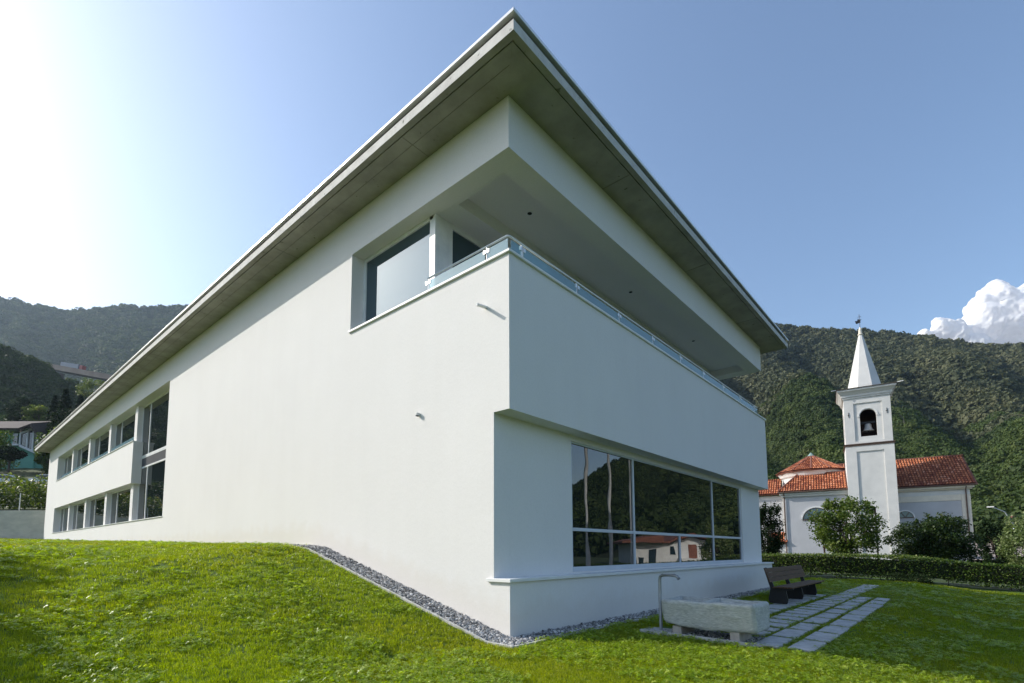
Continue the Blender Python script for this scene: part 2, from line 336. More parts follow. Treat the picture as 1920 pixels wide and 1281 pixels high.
# ------------------------------------------------------------------ scatter via geometry nodes
def scatter(name, P, rot, scl, variants, m, seed=0):
    """one object whose points carry rot/scl; every point gets one of the variant meshes"""
    me = bpy.data.meshes.new(name); P = np.asarray(P, np.float32); me.vertices.add(len(P)); me.vertices.foreach_set('co', P.ravel())
    a = me.attributes.new('rot', 'FLOAT_VECTOR', 'POINT'); a.data.foreach_set('vector', np.asarray(rot, np.float32).ravel())
    a = me.attributes.new('scl', 'FLOAT_VECTOR', 'POINT'); a.data.foreach_set('vector', np.asarray(scl, np.float32).ravel())
    a = me.attributes.new('idx', 'INT', 'POINT'); a.data.foreach_set('value', rng.integers(0, len(variants), len(P)).astype(np.int32))
    o = bpy.data.objects.new(name, me); COL.objects.link(o)
    ng = bpy.data.node_groups.new(name+'_nodes', 'GeometryNodeTree')
    ng.interface.new_socket('Geometry', in_out='INPUT', socket_type='NodeSocketGeometry'); ng.interface.new_socket('Geometry', in_out='OUTPUT', socket_type='NodeSocketGeometry')
    gi = ng.nodes.new('NodeGroupInput'); go = ng.nodes.new('NodeGroupOutput'); L = ng.links.new
    mtp = ng.nodes.new('GeometryNodeMeshToPoints'); L(gi.outputs[0], mtp.inputs['Mesh'])
    iop = ng.nodes.new('GeometryNodeInstanceOnPoints'); L(mtp.outputs[0], iop.inputs['Points']); iop.inputs['Pick Instance'].default_value = True
    g2i = ng.nodes.new('GeometryNodeGeometryToInstance')
    for vm in variants[::-1]:
        vo = bpy.data.objects.new(name+'_piece', vm); oi = ng.nodes.new('GeometryNodeObjectInfo'); oi.inputs['Object'].default_value = vo
        L(oi.outputs['Geometry'], g2i.inputs[0])
    L(g2i.outputs[0], iop.inputs['Instance'])
    for nm, tp, sock in (('rot', 'FLOAT_VECTOR', 'Rotation'), ('scl', 'FLOAT_VECTOR', 'Scale'), ('idx', 'INT', 'Instance Index')):
        na = ng.nodes.new('GeometryNodeInputNamedAttribute'); na.data_type = tp; na.inputs['Name'].default_value = nm; L(na.outputs['Attribute'], iop.inputs[sock])
    L(iop.outputs[0], go.inputs[0]); md = o.modifiers.new('scatter', 'NODES'); md.node_group = ng
    return o
def clear_zone(x, y):
    """True where grass may grow"""
    ok = ~((x < .03) & (y > -.03) & (y < 15.7) & (x > -49.5))
    gl = np.interp(x, [-6.6, 1], [.52, .52])
    ok &= ~((x > -6.6) & (x < .62) & (y > -gl-.07) & (y < 0))
    ok &= ~((x > 0) & (x < .52) & (y > -.6) & (y < 15.5))
    ok &= ~((x > 1.2) & (x < 3.2) & (y > 2.02) & (y < 3.1))
    d, l = depth_lat(x, y); ok &= ~((d > DW-.05) & (l < -20)); ok &= ~((y > 23.3+.3*np.maximum(x, 0)-.0))
    return ok
SL = []   # slabs x0,x1,y0,y1
def rows(x0, x1, y0, y1, pitch, ln):
    y = y0
    while y+ln <= y1: SL.append((x0+random.uniform(-.015, .015), x1+random.uniform(-.015, .015), y+random.uniform(-.02, .02), y+ln)); y += pitch
rows(3.52, 3.87, 2.42, 14.2, 1.115, .955); rows(3.05, 3.40, 2.30, 13.6, 1.115, .955)
rows(2.42, 2.95, 3.25, 20.0, .62, .445); rows(1.72, 2.22, 4.3, 13.5, 1.1, .93)
def on_slab(x, y, e=.0):
    r_ = np.zeros(len(x), bool)
    for s in SL: r_ |= (x > s[0]-e) & (x < s[1]+e) & (y > s[2]-e) & (y < s[3]+e)
    return r_
def tuft(nb, h, spread, wid, seed, curve=.5):
    g = np.random.default_rng(seed); V = []; Fq = []; at_ = []
    for b in range(nb):
        a = g.uniform(0, 6.28); r0 = spread*math.sqrt(g.uniform()); x, y = r0*math.cos(a), r0*math.sin(a); hh = h*g.uniform(.5, 1.15); l = g.uniform(0, 6.28); lean = g.uniform(.1, curve)*hh
        px, py = math.cos(l+1.57)*wid/2, math.sin(l+1.57)*wid/2; dx, dy = math.cos(l)*lean, math.sin(l)*lean; n = len(V)
        V += [(x-px, y-py, -.01), (x+px, y+py, -.01), (x+px*.75+dx*.35, y+py*.75+dy*.35, hh*.6), (x-px*.75+dx*.35, y-py*.75+dy*.35, hh*.6), (x+dx, y+dy, hh), (x+dx, y+dy, hh)]
        Fq += [(n, n+1, n+2, n+3), (n+3, n+2, n+4, n+5)]; v = g.uniform(); at_ += [v, v]
    # last quad degenerate -> use triangles instead
    T = []; A = []
    for (q, v) in zip(Fq, at_):
        T.append((q[0], q[1], q[2])); A.append(v)
        if q[2] != q[3]: T.append((q[0], q[2], q[3])); A.append(v)
    return npmesh('tuft', V, T, M['grass'], A)
def clover(seed, n=5):
    g = np.random.default_rng(seed); V = []; T = []; A = []
    for k in range(n):
        cx, cy = g.normal(0, .035, 2); h = g.uniform(.035, .085); v = g.uniform(); a0 = g.uniform(0, 6.28); tl = g.normal(0, .25, 2)
        i0 = len(V); V += [(cx, cy, 0), (cx+.002, cy, 0), (cx, cy, h)]; T.append((i0, i0+1, i0+2)); A.append(v*.5)
        for j in range(3):
            a = a0+j*2.094; r_ = g.uniform(.013, .02); c, s_ = math.cos(a), math.sin(a); i = len(V)
            pts = [(0, 0), (r_*.7, -r_*.55), (r_*1.25, -r_*.45), (r_*1.1, 0), (r_*1.25, r_*.45), (r_*.7, r_*.55)]
            for (p, q) in pts:
                X = p*c-q*s_; Y = p*s_+q*c; V.append((cx+X, cy+Y, h+X*tl[0]+Y*tl[1]+.15*abs(q)))
            T += [(i, i+1, i+2), (i, i+2, i+3), (i, i+3, i+4), (i, i+4, i+5)]; A += [v]*4
    return npmesh('clover_tuft', V, T, M['clover'], A)
def polar(n, r0, r1, th0=-62, th1=62):
    th = np.radians(rng.uniform(th0, th1, n)); r = r0*np.exp(rng.uniform(0, math.log(r1/r0), n))
    d = fh[None, :2]*np.cos(th)[:, None]+rt[None, :2]*np.sin(th)[:, None]; p = CAM[None, :2]+d*r[:, None]; return p[:, 0], p[:, 1], r
def rot0(n, tilt=.12): return np.stack([rng.normal(0, tilt, n), rng.normal(0, tilt, n), rng.uniform(0, 6.28, n)], 1)
def grow(n, r0, r1, hs, wfac, variants, name, mat_, fade=None, extra=None):
    x, y, r = polar(n, r0, r1); k = clear_zone(x, y) & ~on_slab(x, y, -.01) & (x < 15.5) & (y > -39)
    if extra is not None: k &= extra(x, y)
    x, y, r = x[k], y[k], r[k]; z = rough(x, y)
    w = np.clip(r/wfac, .85, 4.5); hgt = rng.uniform(.7, 1.15, len(x))*hs
    hgt = hgt*np.where((x > 1.5) & (x < 4.1) & (y > 2.2) & (y < 20), .55, 1)
    return scatter(name, np.stack([x, y, z], 1), rot0(len(x)), np.stack([w, w, hgt], 1), variants, mat_)
gv = [tuft(16, .055, .045, .0045, s) for s in range(5)]
tag(grow(210000, 2.2, 75, 1.0, 6.5, gv, 'grass', M['grass']), kind='stuff')
def patch(x, y):
    v = np.array([bump_n(a, b, .55)+.6*bump_n(a+9, b, 1.7) for a, b in zip(x, y)])
    lim = np.where((x > -.5) & (y > -1.5), .0, .02)
    near = (x > 1.5) & (y > -1) & (y < 3.5)
    return (v > lim) | (near & (rng.uniform(size=len(x)) < .6))
cv = [clover(s, 6) for s in range(4)]
tag(grow(60000, 2.2, 30, 1.0, 9, cv, 'clover', M['clover'], extra=patch), kind='stuff')

# ------------------------------------------------------------------ OFFICE BUILDING
L_, Wd, E_ = 49.12, 15.27, .82
ZP, ZB, ZT, ZS, ZO = 6.597, 8.564, 9.556, .914, 3.825
RC = .36; REV = .40; PR = .18
bld = empty('modern_building', (-25, 7.5, 0), 'large white rendered building with a wide flat concrete roof and corner terrace', 'building')
def wall_with(mb, x0, x1, z0, z1, holes, y0, y1):
    """boxes of a wall in the xz plane around rectangular holes (x0,x1,z0,z1)"""
    xsb = sorted({x0, x1, *[h[0] for h in holes], *[h[1] for h in holes]})
    for a, b in zip(xsb, xsb[1:]):
        spans = sorted([(h[2], h[3]) for h in holes if h[0] <= a+1e-6 and h[1] >= b-1e-6]); z = z0
        for h0, h1 in spans:
            if h0 > z: mb.box(a, b, y0, y1, z, h0)
            z = max(z, h1)
        if z < z1: mb.box(a, b, y0, y1, z, z1)
XB = -23.94; XR = -18.78; XL = -45.0; ZL0, ZL1, ZU0, ZU1 = 2.87, 4.72, 6.74, ZB
class WallGrid:
    """solid wall skin with rectangular openings, welded (no internal seams)"""
    def __init__(s, axis, x0, x1, z0, z1, holes, ya, yb):
        xsb = sorted({x0, x1, *[c for h in holes for c in h[:2]]}); zsb = sorted({z0, z1, *[c for h in holes for c in h[2:]]})
        mb = MB(); solid = {}
        for i in range(len(xsb)-1):
            for j in range(len(zsb)-1):
                cx = (xsb[i]+xsb[i+1])/2; cz = (zsb[j]+zsb[j+1])/2
                solid[i, j] = not any(h[0] < cx < h[1] and h[2] < cz < h[3] for h in holes)
        P = (lambda x, y, z: (x, y, z)) if axis == 'x' else (lambda x, y, z: (y, x, z))
        for (i, j), sd in solid.items():
            if not sd: continue
            a, b, c, d = xsb[i], xsb[i+1], zsb[j], zsb[j+1]
            mb.quad(P(a, ya, c), P(b, ya, c), P(b, ya, d), P(a, ya, d)); mb.quad(P(a, yb, c), P(a, yb, d), P(b, yb, d), P(b, yb, c))
            if not solid.get((i-1, j)): mb.quad(P(a, ya, c), P(a, ya, d), P(a, yb, d), P(a, yb, c))
            if not solid.get((i+1, j)): mb.quad(P(b, ya, c), P(b, yb, c), P(b, yb, d), P(b, ya, d))
            if not solid.get((i, j-1)): mb.quad(P(a, ya, c), P(a, yb, c), P(b, yb, c), P(b, ya, c))
            if not solid.get((i, j+1)): mb.quad(P(a, ya, d), P(b, ya, d), P(b, yb, d), P(a, yb, d))
        s.mb = mb
# long facade (y=0..REV)
holes = [(-5.03, .1, ZP, ZB), (-RC, .1, ZS, ZO), (XL, XB, ZU0, ZU1), (XB, XR, ZL0, ZU1), (XL, XB, ZL0, ZL1)]
holes[0] = (-5.03, 0, ZP, ZB); holes[1] = (-RC, 0, ZS, ZO)
WallGrid('x', -L_, 0, -1, ZT, holes, 0, REV).mb.build('facade_wall', M['stucco'], bld)
# short facade: plinth, parapet block, beam ; recessed wall plane X=-RC
yb0 = REV+.001
MB().box(-RC, 0, yb0, Wd+.23, -1, ZS).build('plinth', M['stucco'], bld)
MB().box(-RC, 0, yb0, Wd+.21, ZO, ZP).build('parapet', M['stucco'], bld)
MB().box(-.49, 0, yb0, Wd, ZB, ZT).build('beam', M['stucco'], bld)
WallGrid('y', yb0, Wd+.21, ZS, ZO, [(2.34, 13.25, 1.0, 3.74)], -RC, -RC-.3).mb.build('recessed_wall', M['stucco'], bld)
# terrace floor + underside
MB().box(-2.35, -RC-.002, REV+.004, Wd+.2, ZO-.12, ZO-.002).build('terrace_floor', M['stucco'], bld)
MB().box(-2.6, -RC-.002, yb0+.002, Wd+.19, 5.3, 5.5).build('terrace_slab', M['stucco'], bld)
# terrace ceiling with recess
cz = 8.84
mb = MB(); mb.box(-5.03, -1.79, REV+.002, Wd, ZB, ZB+.1); mb.box(-1.788, -.492, REV+.004, .46, ZB+.001, ZB+.1); mb.box(-1.788, -.492, 14.72, Wd-.002, ZB+.001, ZB+.1)
mb.box(-1.86, -1.79, .462, 14.72, ZB+.102, cz); mb.box(-1.79, -.5, .40, .46, ZB+.102, cz); mb.box(-.56, -.494, .462, 14.72, ZB+.101, cz); mb.box(-1.788, -.498, 14.722, 14.78, ZB+.102, cz)
mb.box(-1.9, -.492, REV+.01, 14.9, cz+.002, cz+.1)
mb.build('terrace_ceiling', M['stucco'], bld)
for yy in (1.6, 6.2, 10.8):
    s = MB().lathe([(.055, -.012), (.075, -.012), (.075, 0)], (-1.1, yy+.35, cz), 20).build('spotlight', M['alu'], bld)
    MB().lathe([(.052, -.014), (.052, -.002)], (-1.1, yy+.35, cz), 20).build('lens', M['dark'], s)
# terrace back wall and glazed corner
gx0, gx1, gy = -4.98, -2.35, .32
def glazing(name, frames, panes, mf, mg, parent):
    """frames: boxes of one window frame; panes: boxes, each its own child"""
    f = MB()
    for b in frames: f.box(*b)
    fo = f.build(name, mf, parent, bevel=.006)
    for p in panes: MB().box(*p).build('pane', mg, fo)
    return fo
z0w, z1w = ZP+.005, ZB
glazing('terrace_window', [(-5.03, -4.93, gy, gy+.08, z0w, z1w), (-4.93, -2.42, gy, gy+.08, z1w-.09, z1w-.002), (-4.93, -2.42, gy, gy+.08, z0w-.4, z0w+.06), (-2.53, -2.35, gy, gy+.13, 5.5, z1w-.001)],
        [(-4.95, -2.48, gy+.035, gy+.05, z0w, z1w-.05)], M['alu'], M['glass_plain'], bld)
glazing('terrace_door', [(-2.43, -2.35, gy+.132, gy+.50, 5.5, z1w-.003), (-2.43, -2.35, 2.25, 2.36, 5.5, z1w-.003), (-2.43, -2.35, gy+.502, 2.248, z1w-.12, z1w-.003), (-2.43, -2.35, gy+.502, 2.248, 5.5, 5.6)],
        [(-2.40, -2.385, gy+.45, 2.30, 5.55, z1w-.08)], M['alu'], M['glass_plain'], bld)
MB().box(-2.55, -2.352, 2.362, Wd, 5.5, ZB-.001).build('terrace_back_wall', M['stucco'], bld)
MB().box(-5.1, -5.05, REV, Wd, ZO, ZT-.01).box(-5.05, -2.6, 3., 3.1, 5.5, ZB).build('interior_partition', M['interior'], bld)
# remaining walls
MB().box(-L_, -RC-.302, Wd-.1, Wd+.2, -1, ZO-.13).box(-L_, -2.56, Wd-.1, Wd, ZO-.12, ZT-.001).box(-L_, -L_+.4, REV+.002, Wd-.102, -1, ZT-.002).build('rear_wall', M['stucco'], bld)
# coping of the parapet
c_ = MB(); c_.box(-2.35, .045, -.045, .30, ZP+.002, ZP+.05); c_.box(-RC-.04, .045, .302, Wd+.25, ZP+.002, ZP+.05); c_.box(-5.06, -2.352, -.045, gy-.002, ZP+.002, ZP+.05)
c_.build('coping', M['sill'], bld, bevel=.006)
# plinth sill
s_ = MB(); s_.box(-RC-.14, .05, -.05, .0-.002, ZS-.002, ZS+.055); s_.box(-RC+.002, .05, 0, Wd+.30, ZS+.001, ZS+.055)
s_.build('plinth_sill', M['sill'], bld, bevel=.005)
# big window of the short facade
X0 = -RC-.03
F_ = []; y0, y1, z0, z1 = 2.34, 13.25, 1.0, 3.74; t_ = .07
F_ += [(X0-.08, X0, y0+.001, y0+t_, z0+.001, z1-.001), (X0-.08, X0, y1-t_, y1-.001, z0+.001, z1-.001), (X0-.08, X0, y0+t_, y1-t_, z0+.001, z0+t_+.03), (X0-.08, X0, y0+t_, y1-t_, z1-t_, z1-.001)]
zt_ = 1.87
for ym in (5.08, 10.43): F_.append((X0-.078, X0-.002, ym-.035, ym+.035, z0+t_+.03, z1-t_))
for ya, yb in ((y0+t_, 5.045), (5.115, 10.395), (10.465, y1-t_)): F_.append((X0-.076, X0-.004, ya, yb, zt_-.035, zt_+.035))
F_.append((X0-.077, X0-.003, 7.74, 7.81, z0+t_+.03, zt_-.035))
P_ = []
for ya, yb in ((2.41, 5.045), (5.115, 10.395), (10.465, 13.18)): P_.append((X0-.05, X0-.035, ya, yb, zt_+.035, z1-t_))
for ya, yb in ((2.41, 5.045), (5.115, 7.74), (7.81, 10.395), (10.465, 13.18)): P_.append((X0-.05, X0-.035, ya, yb, z0+.1, zt_-.035))
glazing('picture_window', F_, P_, M['alu_grey'], M['glass'], bld)
# piers and windows of the long facade
px_ = [-40.45, -35.1, -29.8, -24.42]
for xp in px_:
    xa, xb = (xp-.22, xp+.22)
    if xp > -25: xa, xb = -24.72, -24.24
    for (za, zb) in ((ZU0, ZU1), (ZL0, ZL1)):
        MB().box(xa, xb, PR, REV+.1, za-.0+.001, zb-.001).build('pier', M['stucco'], bld)
edges = [(XL, -40.67), (-40.23, -35.32), (-34.88, -30.02), (-29.58, -24.72)]
def small_window(xa, xb, za, zb):
    y = REV-.02; fr = .06; xm = xa+(xb-xa)*.27
    frames = [(xa+.001, xa+fr, y, y+.07, za+.002, zb-.002), (xb-fr, xb-.001, y, y+.07, za+.002, zb-.002), (xa+fr, xb-fr, y, y+.07, za+.002, za+.08), (xa+fr, xb-fr, y, y+.07, zb-.07, zb-.002), (xm-.035, xm+.035, y+.001, y+.069, za+.08, zb-.07)]
    glazing('window', frames, [(xa+fr, xm-.035, y+.03, y+.045, za+.07, zb-.06), (xm+.035, xb-fr, y+.03, y+.045, za+.07, zb-.06)], M['alu'], M['glass_facade'], bld)
for (a, b) in edges:
    small_window(a, b, ZL0+.02, ZL1)
    small_window(a, b, ZU0+.02, ZU1)
    g = MB().box(a+.03, b-.03, PR+.06, PR+.07, ZU0+.02, ZU0+.42).build('guard_glass', M['rail_glass'], bld)
    for xx in (a+.15, b-.15):
        MB().tube([(xx, PR+.045, ZU0+.25), (xx, PR+.12, ZU0+.25)], .028, 10).build('fixing', M['metal'], g)
y = REV-.02; a, b = -24.24, XR; xm = -22.95
glazing('tall_window', [(a+.001, a+.06, y, y+.07, 5.92, ZU1-.002), (b-.07, b-.001, y, y+.07, 5.92, ZU1-.002), (a+.06, b-.07, y, y+.07, 5.92, 6.07), (a+.06, b-.07, y, y+.07, ZU1-.08, ZU1-.002), (xm-.04, xm+.04, y+.001, y+.069, 6.07, ZU1-.08)],
        [(a+.06, xm-.04, y+.03, y+.045, 6.05, ZU1-.07), (xm+.04, b-.07, y+.03, y+.045, 6.05, ZU1-.07)], M['alu'], M['glass_facade'], bld)
glazing('tall_window', [(a+.001, a+.06, y, y+.07, ZL0+.02, 5.52), (b-.07, b-.001, y, y+.07, ZL0+.02, 5.52), (a+.06, b-.07, y, y+.07, ZL0+.02, ZL0+.12), (a+.06, b-.07, y, y+.07, 5.44, 5.52), (xm-.04, xm+.04, y+.001, y+.069, ZL0+.12, 5.44)],
        [(a+.06, xm-.04, y+.03, y+.045, ZL0+.1, 5.45), (xm+.04, b-.07, y+.03, y+.045, ZL0+.1, 5.45)], M['alu'], M['glass_facade'], bld)
MB().box(a+.002, b-.002, y+.01, y+.06, 5.522, 5.918).build('spandrel_panel', M['blackpanel'], bld)
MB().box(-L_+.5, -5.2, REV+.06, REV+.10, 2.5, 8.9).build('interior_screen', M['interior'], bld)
MB().box(XL-.02, XR+.02, -.04, REV-.021, ZL0+.001, ZL0+.03).build('window_sill', M['sill'], bld, bevel=.004)
MB().box(XL-.02, XB+.0, -.04, REV-.021, ZU0+.001, ZU0+.03).build('window_sill', M['sill'], bld, bevel=.004)
# roof slab
rf = MB(); x0r, x1r, y0r, y1r = -L_-E_, E_+.01, -E_, Wd+E_
gr = .10; go_ = .14
rf.box(x0r, x1r, y0r, y0r+go_-.022, ZT, ZT+.06); rf.box(x0r, x1r, y1r-go_+.008, y1r, ZT, ZT+.06)
rf.box(x1r-go_+.022, x1r, y0r+go_-.022, y1r-go_+.008, ZT, ZT+.06); rf.box(x0r, x0r+go_-.008, y0r+go_-.008, y1r-go_+.008, ZT, ZT+.06)
rf.box(x0r+go_, x1r-go_, y0r+go_, y1r-go_, ZT+.003, ZT+.06)
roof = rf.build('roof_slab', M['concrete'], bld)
fa = MB(); e = .004
fa.box(x0r-e, x1r+e, y0r-e, y0r-.0005, ZT-.002, ZT+.18); fa.box(x1r+.0005, x1r+e, y0r, y1r, ZT-.002, ZT+.18); fa.box(x0r-e, x0r-.0005, y0r, y1r, ZT-.002, ZT+.18)
fa.box(x0r+.001, x1r-.001, y0r+.001, y1r-.001, ZT+.062, ZT+.178)
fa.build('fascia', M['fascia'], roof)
MB().box(x0r+.05, x1r-.05, y0r+.05, y1r-.05, ZT+.18, ZT+.31).build('roof_membrane', M['dark'], roof)
fl = MB(); q = .035
fl.box(x0r-q, x1r+q, y0r-q, y1r+q, ZT+.285, ZT+.345)
fl.build('roof_flashing', M['flashing'], roof, bevel=.01)
# soffit board joints (narrow proud strips in a dark joint colour)
jo = MB()
for xx in np.arange(-47, 0, 5.6): jo.box(xx, xx+.006, y0r+go_+.01, -.003, ZT-.003, ZT+.004)
for yy in np.arange(3.2, 16, 4.6): jo.box(.003, x1r-go_-.01, yy, yy+.006, ZT-.003, ZT+.004)
jo.add([(.0, -.0, ZT-.003), (.012, -.012, ZT-.003), (x1r-go_-.005, y0r+go_+.0, ZT-.003), (x1r-go_-.02, y0r+go_+.012, ZT-.003)], [(0, 1, 2, 3)])
jo.box(x0r+go_, x1r-go_-.3, -.42, -.416, ZT-.002, ZT+.004)
jo.build('soffit_joint', M['joint'], roof)
# railing
zr0 = ZP+.052
rail = MB(); rail.tube([(-2.30, .10, 7.0), (-.13, .10, 7.0), (-.10, .13, 7.0), (-.10, 14.86, 7.0)], .021, 10).build('handrail', M['metal'], bld, smooth=True)
posts = [('y', -2.27), ('y', -.62)]+[('x', v) for v in (.47, 2.24, 4.0, 5.75, 7.5, 9.24, 11.0, 12.74, 14.45)]
for ax, v in posts:
    p = MB(); x, y = (v, .10) if ax == 'y' else (-.10, v)
    p.tube([(x, y, zr0), (x, y, 6.985)], .018, 8); p.lathe([(.038, 0), (.038, .012)], (x, y, zr0), 10)
    po = p.build('rail_post', M['metal'], bld, smooth=False)
    for s in (-1, 1):
        c = MB()
        if ax == 'y': c.box(x+s*.02, x+s*.075, y-.03, y-.005, 6.86, 6.93)
        else: c.box(x+.005, x+.03, y+s*.02, y+s*.075, 6.86, 6.93)
        c.build('clamp', M['metal'], po)
gl = [(-2.24, -.66), (-.58, -.10)]
for a, b in gl: MB().box(a, b, .082, .09, zr0+.015, 6.935).build('glass_panel', M['rail_glass'], bld)
ypp = [.12]+[v for ax, v in posts if ax == 'x']+[14.85]
for a, b in zip(ypp, ypp[1:]): MB().box(-.09, -.082, a+.03, b-.03, zr0+.015, 6.935).build('glass_panel', M['rail_glass'], bld)
# spout and lamp
MB().tube([(-.55, .05, 5.785), (-.55, -.245, 5.745)], .029, 14).build('drain_spout', M['sill'], bld, smooth=False)
lp = MB().box(-2.43, -2.37, -.085, .0, 4.12, 4.18).build('wall_lamp', M['whitepaint'], bld, bevel=.012)
MB().box(-2.42, -2.38, -.08, -.02, 4.108, 4.118).build('lamp_glass', M['dark'], lp)

# ------------------------------------------------------------------ gravel, kerbs
def strip(name, pts_in, pts_out, m, z=.0, th=.06, **kw):
    mb = MB()
    for (a, b, c, d) in zip(pts_in, pts_in[1:], pts_out[1:], pts_out):
        vs = [(*p, float(GR(*p))+z) for p in (a, b, c, d)]; mb.add(vs+[(x, y_, z_-th) for x, y_, z_ in vs], [(0, 1, 2, 3), (7, 6, 5, 4), (0, 4, 5, 1), (1, 5, 6, 2), (2, 6, 7, 3), (3, 7, 4, 0)])
    return mb.build(name, m, **kw)
xk = np.linspace(-6.5, 0, 14)
bi = [(x, -.0) for x in xk]+[(.0, 0)]; 
bed = MB(); 
pin = [(x, .0) for x in xk]+[(0, 0)]; pout = [(x, -.5) for x in xk]+[(.5, -.5)]
pin += [(0, yv) for yv in np.linspace(1, 15.4, 12)]; pout += [(.5, yv) for yv in np.linspace(1, 15.4, 12)]
strip('gravel_bed', pin, pout, M['gravel'], z=.012, kind='structure')
def kerbline(pts, w, name='kerb', z=.035):
    mb = MB()
    for i in range(len(pts)-1):
        a = Vector((*pts[i], float(GR(*pts[i]))+z-.05)); b = Vector((*pts[i+1], float(GR(*pts[i+1]))+z-.05)); mb.bar(a, b, w, .1)
    return mb
kerbs = [kerbline([(x, -.53) for x in np.linspace(-6.55, -3.3, 5)], .05), kerbline([(x, -.53) for x in np.linspace(-3.29, 0, 5)]+[(.53, -.53)], .05), kerbline([(.53, v) for v in (-.50, 1, 3, 6, 10, 15.4)], .05)]
for k_ in kerbs: k_.build('kerb', M['kerb'], kind='structure')
MB().bar((-6.53, -.5, 1.55), (-6.53, 0, 1.55), .06, .1).bar((-7.4, -.04, 1.56), (-6.56, -.04, 1.56), .05, .08).build('kerb', M['kerb'], kind='structure')
def pebble(seed):
    import bmesh
    g = random.Random(seed); bm = bmesh.new(); bmesh.ops.create_icosphere(bm, subdivisions=1, radius=1)
    for v in bm.verts: v.co *= g.uniform(.75, 1.2)
    for v in bm.verts: v.co.z *= .6
    me = bpy.data.meshes.new('pebble'); bm.to_mesh(me); bm.free(); me.materials.append(M['pebble']); return me
n = 8500; t = rng.uniform(0, 1, n)
xs1 = np.where(t < .55, np.where(t < .1, rng.uniform(-.8, .5, n), rng.uniform(-6.45, .5, n)), rng.uniform(.02, .49, n)); ys1 = np.where(t < .55, rng.uniform(-.49, -.01, n), rng.uniform(-.5, 15, n))
s_ = rng.uniform(.014, .034, n); pz = GR(xs1, ys1)+.012+rng.uniform(0, .028, n)
pv = [pebble(i) for i in range(5)]
tag(scatter('gravel', np.stack([xs1, ys1, pz], 1), rng.uniform(0, 6.28, (n, 3))*np.array([.15, .15, 1]), np.stack([s_*rng.uniform(.8, 1.4, n), s_, s_*rng.uniform(.7, 1.1, n)], 1), pv, M['pebble']), kind='stuff')
n = 900; xs1 = rng.uniform(1.5, 3.1, n); ys1 = rng.uniform(2.1, 3.05, n); s_ = rng.uniform(.012, .028, n)
tag(scatter('gravel', np.stack([xs1, ys1, GR(xs1, ys1)+.02], 1), rng.uniform(0, 6.28, (n, 3))*np.array([.15, .15, 1]), np.stack([s_, s_, s_], 1), pv, M['pebble']), kind='stuff')
# ------------------------------------------------------------------ paving slabs
pav = empty('paving', (2.8, 8, -.1)); tag(pav, kind='structure')
import bmesh
for (x0, x1, y0, y1) in SL:
    zc = float(GR((x0+x1)/2, (y0+y1)/2)); mb = MB(); dz = random.uniform(-.006, .006); g1 = float(GR(x0, y0)); g2 = float(GR(x1, y0))
    vs = []
    for zz in (-.05, .03):
        for (x, y) in ((x0, y0), (x1, y0), (x1, y1), (x0, y1)): vs.append((x+random.uniform(-.008, .008), y+random.uniform(-.01, .01), float(GR(x, y))+zz+dz+random.uniform(-.003, .003)))
    mb.add(vs, [(0,3,2,1),(4,5,6,7),(0,1,5,4),(1,2,6,5),(2,3,7,6),(3,0,4,7)]).build('slab', M['slab'], pav)
MB().bar((1.25, 2.06, -.0), (3.12, 2.06, -.045), .06, .1).build('kerb', M['kerb'], kind='structure')
MB().add([(1.15, 2.3, .005), (1.75, 2.25, .0), (1.75, 2.75, .0), (1.1, 2.7, .008), (1.15, 2.3, -.06), (1.75, 2.25, -.06), (1.75, 2.75, -.06), (1.1, 2.7, -.06)], [(0, 1, 2, 3), (0, 4, 5, 1), (1, 5, 6, 2), (2, 6, 7, 3), (3, 7, 4, 0)]).build('slab', M['slab'], pav)
